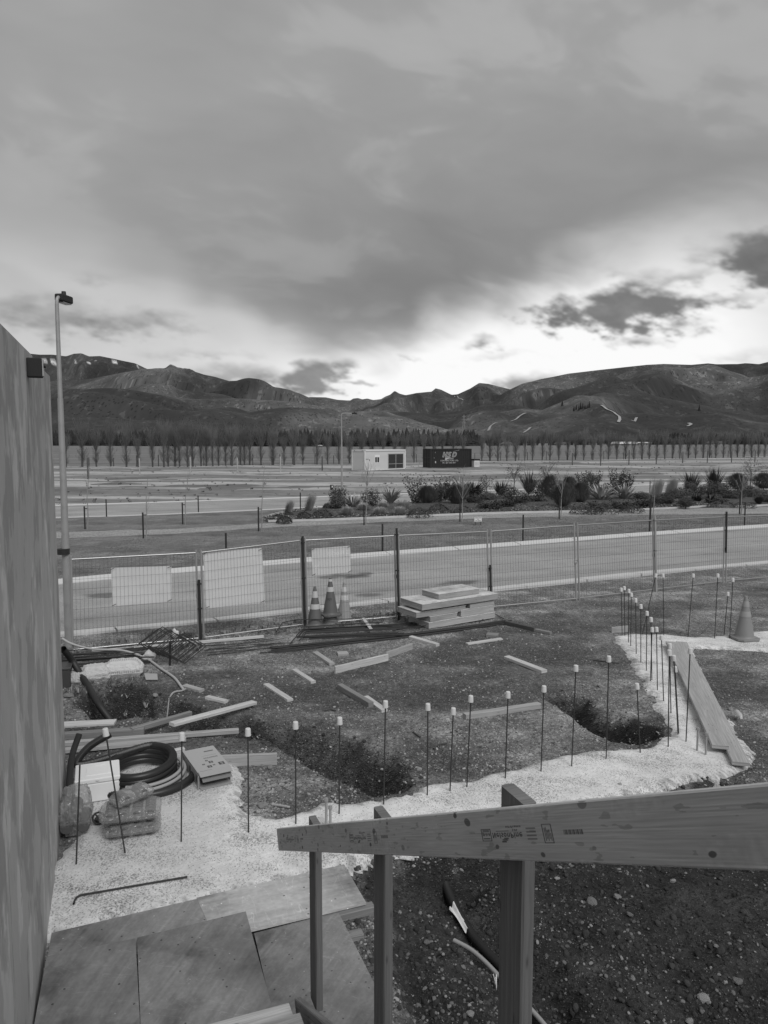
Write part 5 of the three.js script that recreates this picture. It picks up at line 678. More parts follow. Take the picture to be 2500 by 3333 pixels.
// ================================================================ BEYOND THE ROAD
// ---- street lamps
function lamp(label, P, h, r0, lean, arm, armTurn) {
  const o = thing('street_lamp', label, 'street lamp', P); const top = V(lean, h, 0);
  const mid = V(lean * 0.72, h * 0.72, 0), low = V(lean * 0.2, h * 0.33, 0);
  part('pole_base', rodGeo(V(0, -0.1, 0), low, r0, r0 * 0.86, 14), MAT.lampPost ??= M(0.4, 0.55, { metalness: 0.35, map: tex(128, 256, (u, v) => 0.75 + 0.25 * fbm(u * 8, v * 20, 4, 4)) }), o);
  part('pole', rodGeo(low, mid, r0 * 0.8, r0 * 0.62, 14), MAT.lampPost, o);
  part('upper_pole', rodGeo(mid, top.clone().setY(h - 0.12), r0 * 0.52, r0 * 0.42, 12), MAT.lampPost, o);
  const A = V(Math.cos(armTurn), 0, Math.sin(armTurn)); const aEnd = top.clone().addScaledVector(A, arm).setY(h + 0.02);
  part('arm', tube([top.clone().setY(h - 0.14), top.clone().setY(h - 0.03).addScaledVector(A, 0.02), top.clone().setY(h + 0.02).addScaledVector(A, 0.08), aEnd], r0 * 0.4, 16, 10), MAT.lampPost, o);
  const hd = new THREE.Group(); hd.name = 'lamp_head'; hd.position.copy(aEnd).addScaledVector(A, 0.14); hd.rotation.y = -armTurn; o.add(hd);
  part('housing', new RoundedBoxGeometry(0.4, 0.14, 0.17, 3, 0.03), MAT.blackMatte, hd); part('lens', new RoundedBoxGeometry(0.3, 0.02, 0.13, 1, 0.006).translate(0.01, -0.082, 0), M(0.3, 0.2), hd); part('sensor', new THREE.CylinderGeometry(0.04, 0.045, 0.07, 10).translate(0, 0.105, 0), MAT.black, hd);
}
{
  const P = G(226, 2098, 0), Tp = above(P, 184, 962); lamp('tall galvanised street lamp beside the panel wall', P.clone().setY(siteH(P.x, P.z)), Tp.y, 0.085, Tp.x - P.x, 0.12, -1.45);
  const s = thing('lamp_strap', 'black strap lashing the fence post to the street lamp', 'strap', V(P.x - 0.03, 1.86, P.z + 0.03)); part('band', new THREE.CylinderGeometry(0.115, 0.115, 0.11, 16), MAT.black, s);
  const Q = G(1113, 1598, 0), T2 = above(Q, 1113, 1345); lamp('slender street lamp on the far side road', Q.setY(-0.03), T2.y, 0.085, 0, 0.9, -0.25);
}
// ---- saplings and their stakes
function branchy(geos, A, dir, len, r, depth, rnd, spread, maxd, kids = 4) {
  const B = A.clone().addScaledVector(dir, len); geos.push(rodGeo(A, B, r, r * 0.55, depth === 0 ? 6 : 4)); if (depth >= maxd) return;
  for (let k = 0; k < kids; k++) { const t = 0.25 + 0.75 * (k + rnd()) / kids, q = A.clone().lerp(B, Math.min(t, 1)); const az = rnd() * 6.28, d = dir.clone().add(V(Math.cos(az) * spread, 0.25 + rnd() * 0.2, Math.sin(az) * spread)).normalize(); branchy(geos, q, d, len * rr(0.35, 0.6, rnd), r * 0.42, depth + 1, rnd, spread, maxd, kids); }
}
const twigM = M(0.26, 0.9), twigD = M(0.09, 0.9);
[[285, 1722, 290, 1515, 277, 1648, 0], [477, 1752, 481, 1560, 467, 1668, 0], [603, 1706, 612, 1540, 595, 1636, 0], [851, 1730, 862, 1510, 842, 1650, 0], [1191, 1710, 1200, 1505, 1185, 1643, 1], [1504, 1697, 1510, 1560, 1497, 1628, 2], [1826, 1689, 1832, 1545, 1820, 1615, 2], [2127, 1698, 2130, 1548, 2117, 1612, 0], [2412, 1673, 2418, 1545, 2407, 1600, 2]].forEach(([x, y, tx, ty, sx, sy, br], i) => {
  const P = G(x, y), Tp = above(P, tx, ty), r = rngOf(300 + i), h = Tp.y;
  const o = thing('sapling', br ? 'staked bare sapling with forking branches in front of the garden' : 'thin staked whip of a sapling on the grass berm', 'sapling', P, 0, br ? 'branching saplings' : 'whip saplings');
  const pts = [V(0, -0.05, 0)]; for (let k = 1; k <= 6; k++) pts.push(V((Tp.x - P.x) * (k / 6) ** 1.5 + (r() - 0.5) * 0.06, h * k / 6, (r() - 0.5) * 0.06));
  part('trunk', pts.slice(1).map((p, k) => rodGeo(pts[k], p, mix(0.028, 0.008, k / 6), mix(0.028, 0.008, (k + 1) / 6), 6)), twigM, o);
  const g = []; const n = br === 2 ? 9 : br === 1 ? 7 : 5; for (let k = 0; k < n; k++) { const t = br ? rr(0.5, 0.85, r) : rr(0.4, 0.9, r), a = r() * 6.3; branchy(g, V((Tp.x - P.x) * t ** 1.5, h * t, 0), V(Math.cos(a) * 0.5, 0.9, Math.sin(a) * 0.5).normalize(), br ? rr(0.6, 1.0, r) : rr(0.25, 0.5, r), br ? 0.011 : 0.006, 1, r, 0.5, 2, 3); } part('branch', g, twigM, o);
  const S = G(sx, y), St = above(S, sx, sy); const so = thing('tree_stake', 'dark stake with a tie beside a young sapling', 'stake', S, 0, 'sapling stakes'); part('stake', rodGeo(V(0, -0.1, 0), V(0, St.y, 0), 0.034, 0.034, 6), MAT.black, so); part('tie', bx(Math.abs(P.x - S.x) + 0.03, 0.035, 0.02, (P.x - S.x) / 2, St.y - 0.1, 0), MAT.black, so);
});
// dark marker bollards on the grass
for (const [x, y0, y1] of [[347, 1625, 1680], [646, 1613, 1668], [737, 1735, 1835], [1245, 1705, 1795], [1702, 1675, 1760], [2114, 1640, 1730], [2423, 1635, 1711], [978, 1603, 1657], [2115, 1566, 1603]]) { const P = G(x, y1), Tp = above(P, x, y0); single('marker_post', 'slim dark marker post standing on the grass along the road', 'post', rodGeo(V(P.x, -0.1, P.z), V(P.x, Tp.y, P.z), 0.033, 0.033, 8), MAT.black, 'dark marker posts'); }
{ const P = G(1556, 1709), o = thing('notice_sign', 'little white notice on the grass berm with black lettering', 'sign', V(P.x, 0, P.z), 0.1); part('board', bx(0.36, 0.22, 0.012, 0, 0.28, 0), M(1, 0.6, { map: canvasTex(256, 160, (g) => { g.fillStyle = css(0.7); g.fillRect(0, 0, 256, 160); g.fillStyle = css(0.02); g.textAlign = 'center'; g.font = 'bold 44px sans-serif'; g.fillText('PLEASE KEEP', 128, 48, 236); g.fillText('OFF', 128, 98, 70); g.fillText('THE GRASS', 128, 146, 200); }) }), o); for (const s of [-0.12, 0.12]) part('peg', bx(0.02, 0.36, 0.01, s, 0.14, -0.013), MAT.black, o); }
{ const P = G(1080, 1593), o = thing('service_box', 'small dark service box with white mark on the field edge', 'box', P, 0.2); part('cabinet', new RoundedBoxGeometry(0.26, 0.38, 0.26, 2, 0.02).translate(0, 0.19, 0), MAT.black, o); part('mark', bx(0.08, 0.16, 0.006, 0.02, 0.24, 0.134), MAT.white, o); }
for (const [x, y, h] of [[1195, 1581, 14], [2049, 1560, 14]]) { const P = G(x, y), Tp = above(P, x, y - h); single('field_peg', 'short dark peg standing in the bare field', 'peg', bx(0.1, Tp.y + 0.1, 0.1, P.x, (Tp.y - 0.1) / 2, P.z), MAT.blackMatte, 'short field pegs'); }
// fence posts in the field
[[287, 1490, 1560, 1], [455, 1492, 1545, 0], [620, 1488, 1540, 0], [773, 1490, 1537, 0], [913, 1486, 1536, 0], [1049, 1485, 1532, 1]].forEach(([x, a, b, d]) => { const P = G(x, b), Tp = above(P, x, a); single('field_post', d ? 'thick dark wooden post in the bare field' : 'thick pale wooden post in the bare field', 'post', cyl(0.09, 0.085, Tp.y + 0.1, 8, P.x, -0.1, P.z), d ? MAT.pineDark : MAT.pineMid, d ? 'dark field posts' : 'pale field posts'); });
[[1955, 1474, 1516], [2047, 1465, 1513], [2136, 1472, 1511], [2222, 1470, 1508], [2302, 1468, 1506], [2381, 1470, 1505], [2457, 1466, 1504], [1863, 1474, 1515]].forEach(([x, a, b]) => { const P = G(x, b), Tp = above(P, x, a); single('field_post', 'slim dark post of the field fence before the bare trees', 'post', cyl(0.09, 0.085, Tp.y + 0.1, 8, P.x, -0.1, P.z), MAT.pineDark, 'far field fence posts'); });
const treeLine = pl([[190, 1520], [500, 1519], [920, 1513], [1340, 1506], [1620, 1500], [2000, 1496], [2400, 1489], [2620, 1487]]);
{ const r = rngOf(5), Q = resample(treeLine, 46); Q.forEach((p, i) => { const h = rr(1.3, 1.9, r); single('boundary_post', 'thin dark boundary post between the bare trees', 'post', cyl(0.07, 0.07, h + 0.1, 6, p.x + rr(-1, 1, r), -0.1, p.z - 1.5), MAT.pineDark, 'boundary posts among the bare trees'); }); }
// ---- avenue of bare trees
{
  const barkM = M(0.075, 0.95), crownM = M(0.16, 0.95);
  const variants = [0, 1, 2, 3, 4].map((s) => {
    const r = rngOf(900 + s), H = 5.2 + s * 0.25, trunk = [], crown = []; const forks = 3 + (s % 3);
    trunk.push(rodGeo(V(0, -0.2, 0), V(0.05, H * 0.42, 0), 0.13, 0.09, 7));
    for (let k = 0; k < forks; k++) { const a = k / forks * 6.28 + r(), B = V(Math.cos(a) * 0.4, H * 0.72, Math.sin(a) * 0.4); trunk.push(rodGeo(V(0.05, H * 0.40, 0), B, 0.07, 0.035, 5)); }
    for (let k = 0; k < 96; k++) { const t = rr(0.03, 0.75, r), low = t < 0.32, a = r() * 6.28, A = V(0.03, H * t, 0), L = low ? rr(0.6, 1.5, r) : rr(1.2, 2.3, r), sp = low ? rr(0.5, 0.95, r) : rr(0.25, 0.62, r); const off = t > 0.42 ? (t - 0.42) * 1.1 : 0; A.x += Math.cos(a) * off * 0.6; A.z += Math.sin(a) * off * 0.6; const d = V(Math.cos(a) * sp, 1, Math.sin(a) * sp).normalize(); const B = A.clone().addScaledVector(d, L); crown.push(rodGeo(A, B, low ? 0.014 : 0.019, 0.006, 3)); for (let m = 0; m < 6; m++) { const q = A.clone().lerp(B, rr(0.25, 1, r)), b = r() * 6.28; crown.push(rodGeo(q, q.clone().add(V(Math.cos(b) * 0.22, rr(0.4, 0.9, r), Math.sin(b) * 0.22).multiplyScalar(low ? 0.6 : 1)), 0.010, 0.005, 3)); } }
    for (let k = 0; k < 46; k++) { const a = r() * 6.28, q = r() ** 0.5 * 0.85, A = V(Math.cos(a) * q, H * rr(0.66, 0.8, r), Math.sin(a) * q); crown.push(rodGeo(A, A.clone().add(V(Math.cos(a) * q * 0.35, rr(0.8, 1.6, r), Math.sin(a) * q * 0.35)), 0.013, 0.005, 3)); }
    return [join(trunk), join(crown)];
  });
  const r = rngOf(31);
  const xs = [216, 268, 314, 361, 412, 450, 497, 534, 548, 570, 585, 611, 628, 655, 672, 693, 712, 735, 756, 783, 796, 813, 850, 886, 890, 925, 958, 986, 1032, 1067, 1104, 1138, 1177, 1212, 1247, 1285, 1316, 1348, 1381, 1414, 1440, 1475, 1508, 1568, 1595, 1621, 1650, 1678, 1708, 1733, 1765, 1790, 1819, 1848, 1873, 1900, 1930, 1955, 1980, 2008, 2036, 2062, 2090, 2113, 2138, 2164, 2190, 2212, 2240, 2264, 2288, 2310, 2330, 2355, 2378, 2400, 2422, 2446, 2468, 2490];
  xs.forEach((x, i) => { const y = (() => { for (let k = 1; k < 8; k++) { const L = [[190, 1520], [500, 1519], [920, 1513], [1340, 1506], [1620, 1500], [2000, 1496], [2400, 1489], [2620, 1487]]; if (x < L[k][0]) return mix(L[k - 1][1], L[k][1], (x - L[k - 1][0]) / (L[k][0] - L[k - 1][0])); } return 1487; })(); const P = G(x, y + rr(-1, 1, r)); const o = thing('bare_tree', 'leafless upright tree in the long row across the field', 'tree', V(P.x, 0, P.z), r() * 6.28, 'row of bare trees'); const v = variants[Math.floor(r() * 5)], s = rr(0.82, 1.2, r); o.scale.set(s * rr(0.8, 1.35, r), s, s); part('trunk', v[0], barkM, o); part('crown', v[1], crownM, o); });
}
// ---- dark conifer shelterbelt behind the pasture, with bare willows before it
{
  const r = rngOf(51), g = []; for (let k = 0; k < 7; k++) { const t = k / 7; const c = new THREE.ConeGeometry(mix(2.6, 0.5, t), 4.0, 9, 1, true), p = c.attributes.position; for (let i = 0; i < p.count; i++) { const s = 0.75 + 0.5 * hash2(i, k); p.setX(i, p.getX(i) * s); p.setZ(i, p.getZ(i) * s); } g.push(c.translate(0, 2 + t * 9.5, 0)); }
  const tree = join(g); tree.computeVertexNormals(); const L = resample(extend(pl([[100, 1451], [700, 1454], [1300, 1455], [1560, 1453]]), 100, 0), 170), im = new THREE.InstancedMesh(tree, M(0.03, 1), 1200), m4 = new THREE.Matrix4(); let k = 0;
  L.forEach((p) => { for (let q = 0; q < 3; q++) { const s = rr(0.78, 1.12, r); m4.compose(V(p.x + rr(-3, 3, r), -0.3, p.z - 4 - q * 6 + rr(-2, 2, r)), new THREE.Quaternion().setFromEuler(new THREE.Euler(0, r() * 6, 0)), V(s * rr(1.2, 1.9, r), s, s * 1.3)); im.setMatrixAt(k++, m4); } });
  const L2 = resample(pl([[1560, 1453], [1900, 1450], [2300, 1447], [2640, 1447]]), 110); L2.forEach((p, i) => { const n = i > 62 ? 3 : 1; for (let q = 0; q < n; q++) { const s = (i > 62 ? rr(0.8, 1.2, r) : rr(0.3, 0.75, r)); m4.compose(V(p.x + rr(-6, 6, r), -0.3, p.z - 30 - q * 12 + rr(-12, 12, r)), new THREE.Quaternion(), V(s * rr(0.9, 1.6, r), s, s)); im.setMatrixAt(k++, m4); } });
  im.count = k; stuff('conifer_belt', 'dark conifer shelterbelt running behind the pasture', 'trees', im);
  const tw = []; for (let i = 0; i < 70; i++) { const a = r() * 6.28, sp = rr(0.1, 0.6, r), A = V(0, rr(0, 3, r), 0); tw.push(rodGeo(A, A.clone().add(V(Math.cos(a) * sp * 6, rr(4, 7, r), Math.sin(a) * sp * 6)), 0.10, 0.03, 3)); }
  const im2 = new THREE.InstancedMesh(join(tw), M(0.07, 1), 260); k = 0; resample(extend(pl([[300, 1452], [1000, 1455], [1500, 1453], [2000, 1449], [2600, 1447]]), 50, 50), 250).forEach((p) => { const s = rr(0.5, 1.05, r); m4.compose(V(p.x + rr(-8, 8, r), -0.2, p.z + rr(-10, 4, r)), new THREE.Quaternion(), V(s, s, s)); im2.setMatrixAt(k++, m4); }); im2.count = k; stuff('far_bare_trees', 'bare grey trees reading as one belt before the hills', 'trees', im2);
  [[1868, 1338], [1876, 1335], [1884, 1336], [1890, 1332], [1897, 1332], [1904, 1331], [1911, 1330], [1918, 1329], [2276, 1338], [1830, 1322]].forEach(([x, y]) => { const p = onHill(x, y); if (!p) return; const o = thing('hill_conifer', 'dark conifer in the small clump on the hillside', 'tree', p, r() * 6, 'hillside conifers'); const s = Math.hypot(p.x, p.z) / 2450 * 1.6; o.scale.setScalar(s * rr(0.8, 1.2, r)); part('crown', tree, MAT.hillTree ??= M(0.025, 1), o); part('trunk', cyl(0.3, 0.25, 3, 6, 0, -1, 0), MAT.pineDark, o); });
}
// ---- containers
const corrSide = (L, h, n, dep) => { const sh = []; for (let i = 0; i < n; i++) { const x0 = -L / 2 + L * i / n, w = L / n; sh.push([x0, 0], [x0 + w * 0.28, 0], [x0 + w * 0.42, -dep], [x0 + w * 0.86, -dep]); } sh.push([L / 2, 0]); const pos = [], uv = [], idx = []; sh.forEach(([x, z]) => { pos.push(x, 0, z, x, h, z); uv.push((x + L / 2) / L, 0, (x + L / 2) / L, 1); }); for (let i = 0; i < sh.length - 1; i++) idx.push(2 * i, 2 * i + 2, 2 * i + 1, 2 * i + 1, 2 * i + 2, 2 * i + 3); let g = new THREE.BufferGeometry(); g.setAttribute('position', new THREE.Float32BufferAttribute(pos, 3)); g.setAttribute('uv', new THREE.Float32BufferAttribute(uv, 2)); g.setIndex(idx); g = g.toNonIndexed(); g.computeVertexNormals(); return g; };
{
  // dark lettered container: front long side towards the road, door end at its left
  const A = G(1402, 1523), B = G(1533, 1521), ex = B.clone().sub(A).setY(0), L = ex.length(); const turn = Math.atan2(-ex.z, ex.x) + 0.0, h = above(A, 1402, 1461).y, D = 2.5;
  const o = thing('shipping_container', 'black lettered shipping container at the far side of the field', 'container', A.clone().add(B).multiplyScalar(0.5).setY(0), turn);
  const dk = M(0.012, 0.75);
  const side = canvasTex(1024, 448, (g) => { g.fillStyle = css(0.012); g.fillRect(0, 0, 1024, 448); const w = css(0.42); g.fillStyle = w; g.strokeStyle = w; g.lineWidth = 12; g.save(); g.transform(1, 0, -0.22, 1, 0, 0); g.font = 'bold 170px sans-serif'; g.strokeText('H', 330, 200); g.strokeText('S', 455, 200); g.strokeText('D', 570, 200); g.restore(); for (let i = 0; i < 8; i++) { g.beginPath(); g.arc(560 + i * 22, 50 - i * i * 0.5, 3 + i * 0.9, 0, 6.3); g.fill(); } g.beginPath(); g.moveTo(365, 215); g.lineTo(520, 212); g.lineTo(440, 245); g.lineTo(360, 290); g.fill(); g.font = 'bold 50px sans-serif'; g.fillText('BUILDING', 370, 258, 210); g.fillText('CONTRACTORS LTD.', 240, 308, 470); g.font = 'italic bold 46px sans-serif'; g.fillText('Ph. 021 545 940', 290, 362, 370); g.fillRect(110, 300, 26, 50); g.fillRect(110, 75, 12, 16); g.fillRect(82, 212, 10, 16); });
  part('side_wall', corrSide(L, h - 0.16, 22, 0.035).translate(0, 0.12, -0.01), M(1, 0.7, { map: side }), o, 'black corrugated side with white lettering');
  part('side_wall', corrSide(L, h - 0.16, 22, 0.035).translate(0, 0.12, -D + 0.04), dk, o); part('end_wall', corrSide(D - 0.1, h - 0.16, 9, 0.03).rotateY(Math.PI / 2).translate(L / 2 - 0.02, 0.12, -D / 2), dk, o);
  const fr = []; for (const x of [-L / 2, L / 2]) for (const z of [0, -D]) fr.push(bx(0.14, h, 0.12, x, h / 2, z)); for (const z of [0.005, -D]) for (const y of [0.08, h - 0.06]) fr.push(bx(L - 0.15, 0.13, 0.1, 0, y, z)); for (const x of [-L / 2, L / 2]) for (const y of [0.08, h - 0.06]) fr.push(bx(0.1, 0.13, D - 0.13, x, y, -D / 2)); part('frame', fr, M(0.02, 0.7), o); part('roof', bx(L - 0.1, 0.04, D - 0.1, 0, h - 0.05, -D / 2), dk, o);
  for (const s of [-1, 1]) { const d = part('door', bx(0.05, h - 0.3, D / 2 - 0.1, -L / 2 - 0.01, h / 2, -D / 2 + s * (D / 4 - 0.01)), M(0.02, 0.7), o); for (const q of [-0.25, 0.25]) part('lock_rod', cyl(0.025, 0.025, h - 0.25, 6, -L / 2 - 0.06, 0.12, -D / 2 + s * D / 4 + q), M(0.07, 0.6), d); for (const y of [0.3, 0.55]) part('door_rib', bx(0.02, 0.06, D / 2 - 0.2, -L / 2 - 0.045, h * y, -D / 2 + s * D / 4), M(0.05, 0.6), d); }
  // white storage tank in a frame beside it
  const P = G(1543, 1521), t = thing('storage_tank', 'white tank box with dark lid beside the black container', 'tank', V(P.x + 0.2, 0, P.z), turn); part('tank', new RoundedBoxGeometry(0.95, 1.0, 0.95, 2, 0.05).translate(0, 0.55, 0), M(0.6, 0.6), t); part('lid', bx(1.02, 0.24, 1.02, 0, 1.18, 0), MAT.black, t); for (let k = 0; k < 3; k++) part('label_stripe', bx(0.16, 0.5, 0.01, -0.28 + k * 0.24, 0.55, 0.48), M(0.45, 0.6), t); part('pallet', bx(0.9, 0.05, 0.9, 0, 0.025, 0), MAT.black, t);
}
{
  const A = G(1184, 1532), B = G(1322, 1527), ex = B.clone().sub(A).setY(0), L = ex.length(), turn = Math.atan2(-ex.z, ex.x), h = above(A, 1184, 1464).y, D = 2.4;
  const o = thing('site_cabin', 'white container cabin with sliding glass door in the field', 'cabin', A.clone().add(B).multiplyScalar(0.5).setY(0), turn + 0.05);
  const w = M(0.62, 0.6, { map: tex(256, 256, (u, v) => 0.85 + 0.15 * fbm(u * 20, v * 3, 4, 2)) }), fm = M(0.66, 0.55), al = M(0.4, 0.4, { metalness: 0.4 });
  const X = (f) => -L / 2 + L * f, dx0 = X(0.565), dx1 = X(0.955), dt = h * 0.80;
  // front wall with openings left for the window and the door
  const wx0 = X(0.235), wx1 = X(0.36), wy0 = h * 0.36, wy1 = h * 0.74;
  const seg = [[X(0), wx0, 0.1, h - 0.2], [wx0, wx1, 0.1, wy0], [wx0, wx1, wy1, h - 0.2], [wx1, dx0, 0.1, h - 0.2], [dx0, dx1, dt, h - 0.2], [dx1, X(1), 0.1, h - 0.2]]; for (const [a, b, y0, y1] of seg) part('wall_panel', bx(b - a - 0.004, y1 - y0, 0.06, (a + b) / 2, (y0 + y1) / 2, -0.05), w, o);
  part('end_wall', bx(0.06, h - 0.3, D - 0.2, -L / 2 + 0.02, h / 2, -D / 2), w, o); part('end_wall', bx(0.06, h - 0.3, D - 0.2, L / 2 - 0.02, h / 2, -D / 2), w, o); part('rear_wall', bx(L - 0.1, h - 0.3, 0.06, 0, h / 2, -D + 0.05), w, o); part('floor', bx(L - 0.1, 0.08, D - 0.1, 0, 0.14, -D / 2), MAT.pineGrey, o);
  const fr = []; for (const x of [-L / 2, L / 2]) for (const z of [0, -D]) fr.push(bx(0.16, h, 0.14, x, h / 2, z)); for (const z of [0, -D]) for (const y of [0.06, h - 0.1]) fr.push(bx(L - 0.17, y > 1 ? 0.2 : 0.12, 0.13, 0, y, z)); for (const x of [-L / 2, L / 2]) for (const y of [0.06, h - 0.1]) fr.push(bx(0.14, y > 1 ? 0.2 : 0.12, D - 0.15, x, y, -D / 2)); part('frame', fr, fm, o); part('roof', bx(L - 0.1, 0.05, D - 0.1, 0, h - 0.04, -D / 2), w, o);
  for (const [x, z] of [[-L / 2 + 0.02, 0.075], [L / 2 - 0.02, 0.075]]) for (const y of [0.08, h - 0.1]) part('corner_casting', bx(0.1, 0.07, 0.02, x, y, z), MAT.black, o);
  for (const z of [-0.4, -1.9]) part('vent_hole', new THREE.CylinderGeometry(0.06, 0.06, 0.03, 10).rotateZ(Math.PI / 2).translate(-L / 2 - 0.075, h - 0.12, z), MAT.black, o);
  const wn = part('window', [bx(wx1 - wx0, 0.07, 0.08, (wx0 + wx1) / 2, wy0 + 0.035, -0.03), bx(wx1 - wx0, 0.3, 0.08, (wx0 + wx1) / 2, wy1 - 0.15, -0.03), bx(0.09, wy1 - wy0 - 0.37, 0.08, wx0 + 0.045, (wy0 + wy1) / 2 - 0.115, -0.03), bx(0.09, wy1 - wy0 - 0.37, 0.08, wx1 - 0.045, (wy0 + wy1) / 2 - 0.115, -0.03), bx(0.05, wy1 - wy0 - 0.37, 0.07, (wx0 + wx1) / 2, (wy0 + wy1) / 2 - 0.115, -0.03)], MAT.white, o);
  for (const s of [-1, 1]) part('pane', bx((wx1 - wx0) / 2 - 0.13, wy1 - wy0 - 0.38, 0.01, (wx0 + wx1) / 2 + s * (wx1 - wx0) / 4 - s * 0.01, (wy0 + wy1) / 2 - 0.115, -0.05), MAT.glass, wn);
  const dw = dx1 - dx0, dr = part('sliding_door', [bx(dw, 0.1, 0.08, (dx0 + dx1) / 2, dt - 0.05, -0.02), bx(dw, 0.08, 0.08, (dx0 + dx1) / 2, 0.16, -0.02), bx(0.08, dt - 0.3, 0.08, dx0 + 0.04, dt / 2 + 0.05, -0.02), bx(0.08, dt - 0.3, 0.08, dx1 - 0.04, dt / 2 + 0.05, -0.02), bx(0.1, dt - 0.3, 0.075, (dx0 + dx1) / 2, dt / 2 + 0.05, -0.02), bx(dw - 0.17, 0.07, 0.06, (dx0 + dx1) / 2, dt * 0.36, -0.02)], al, o);
  for (const s of [-1, 1]) for (const t of [0, 1]) { const y0 = t ? dt * 0.36 + 0.04 : 0.21, y1 = t ? dt - 0.11 : dt * 0.36 - 0.04; part('pane', bx(dw / 2 - 0.13, y1 - y0, 0.01, (dx0 + dx1) / 2 + s * (dw / 4 - 0.005), (y0 + y1) / 2, -0.03), MAT.glass, dr); }
  part('power_inlet', [bx(0.5, 0.05, 0.03, X(0.06), h * 0.55, 0.0), bx(0.08, 0.22, 0.04, X(0.115), h * 0.5, 0.0)], M(0.08, 0.6), o);
  for (const f of [0.02, 0.35, 0.62, 0.98]) part('foot_block', bx(0.24, 0.14, 0.24, X(f), 0.0, -0.15), MAT.black, o);
}
// ---- far roofs and pylons
{
  const house = (x, y, w, h, rh, roofA, label) => { const P = G(x, y), d = -P.z, W = w / FOC * d, Hh = h / FOC * d, Rh = rh / FOC * d; const o = thing('farm_building', label, 'building', V(P.x, 0.3, P.z), 0.05); part('wall', bx(W, Hh, 7, 0, Hh / 2, 0), M(0.22, 0.9), o); const s = new THREE.Shape([new THREE.Vector2(-W / 2 - 0.4, 0), new THREE.Vector2(W / 2 + 0.4, 0), new THREE.Vector2(W / 2 - 2, Rh), new THREE.Vector2(-W / 2 + 2, Rh)]); part('roof', new THREE.ExtrudeGeometry(s, { depth: 8, bevelEnabled: false }).translate(0, Hh + 0.02, -4), M(roofA, 0.6), o); for (let k = 0; k < 4; k++) part('window', bx(W * 0.1, Hh * 0.45, 0.1, -W * 0.36 + k * W * 0.24, Hh * 0.5, 3.53), MAT.glass, o); };
  house(2030, 1452, 78, 6, 7, 0.85, 'long white roofed farm shed before the hills'); house(2095, 1451, 40, 8, 3, 0.8, 'small white farm shed next to the long shed'); house(1650, 1453, 34, 7, 6, 0.14, 'grey roofed farmhouse among far trees behind the container'); house(1830, 1451, 46, 5, 6, 0.12, 'dark roofed farmhouse among far trees'); house(2330, 1449, 50, 6, 6, 0.12, 'low dark farmhouse near the fence gate'); house(1040, 1458, 18, 5, 3, 0.6, 'tiny pale shed at the foot of the conifers');
  for (const [x, y0, y1] of [[1510, 1350, 1425], [1029, 1388, 1430]]) { const r = ray(x, y0), d = 1150, Tp = EYE + r.y / -r.z * d, X = r.x / -r.z * d, o = thing('power_pylon', x > 1200 ? 'thin lattice pylon before the dark hillside beyond the container' : 'thin lattice pylon before the hillside near the far street lamp', 'pylon', V(X, 0, -d)); const w = 3.2; const legs = []; for (const [sx, sz] of [[1, 1], [1, -1], [-1, 1], [-1, -1]]) part('leg', rodGeo(V(sx * w, -1, sz * w), V(sx * 0.5, Tp, sz * 0.5), 0.16, 0.12, 4), MAT.zinc, o); const br = []; for (let k = 0; k < 7; k++) { const t = k / 7, u = (k + 1) / 7, a = mix(w, 0.5, t), b = mix(w, 0.5, u); br.push(rodGeo(V(-a, Tp * t, a), V(b, Tp * u, b), 0.09, 0.09, 3), rodGeo(V(a, Tp * t, a), V(-b, Tp * u, b), 0.09, 0.09, 3)); } part('bracing', br, MAT.zinc, o); for (const t of [0.72, 0.84, 0.95]) part('cross_arm', bx(9 - t * 3, 0.3, 0.3, 0, Tp * t, 0), MAT.zinc, o); }
}

// ================================================================ GARDEN PLANTS
const leafMats = { dark: M(0.035, 0.75, { transmission: 0.12, thickness: 0 }), mid: M(0.07, 0.75, { transmission: 0.15, thickness: 0 }), pale: M(0.16, 0.7, { transmission: 0.15, thickness: 0 }), flaxPale: M(0.34, 0.5), flaxDark: M(0.045, 0.45), straw: M(0.42, 0.85, { transmission: 0.2, thickness: 0 }), tussock: M(0.42, 0.85, { transmission: 0.2, thickness: 0 }), fuzz: M(0.085, 0.9, { transmission: 0.15, thickness: 0 }) };
function triGeo(arr) { const g = new THREE.BufferGeometry(); g.setAttribute('position', new THREE.Float32BufferAttribute(arr, 3)); g.computeVertexNormals(); return g; }
function blade(out, A, az, len, lean, droop, w, seg = 4) { let p = A.clone(), el = Math.PI / 2 - lean, L = len / seg; const hz = V(Math.cos(az), 0, Math.sin(az)), sd = V(-Math.sin(az), 0, Math.cos(az)); let prev = null; for (let k = 0; k <= seg; k++) { const t = k / seg, ww = w * (t < 0.15 ? 0.6 + 2.6 * t : 1) * (1 - t ** 3) + 0.001; const a = p.clone().addScaledVector(sd, ww / 2), b = p.clone().addScaledVector(sd, -ww / 2); if (prev) out.push(...prev[0].toArray(), ...prev[1].toArray(), ...a.toArray(), ...prev[1].toArray(), ...b.toArray(), ...a.toArray()); prev = [a, b]; p = p.clone().addScaledVector(hz, Math.cos(el) * L).add(V(0, Math.sin(el) * L, 0)); el -= droop / seg * (0.4 + 1.2 * t); } }
function leafTri(out, p, n, s, r) { const a = r() * 6.28, t = V(Math.cos(a), rr(-0.4, 0.4, r), Math.sin(a)).cross(n).normalize(), b = n.clone().cross(t).normalize(); const tip = p.clone().addScaledVector(b, s), l = p.clone().addScaledVector(t, s * 0.32).addScaledVector(b, s * 0.4), q = p.clone().addScaledVector(t, -s * 0.32).addScaledVector(b, s * 0.4); out.push(...p.toArray(), ...q.toArray(), ...l.toArray(), ...l.toArray(), ...q.toArray(), ...tip.toArray()); }
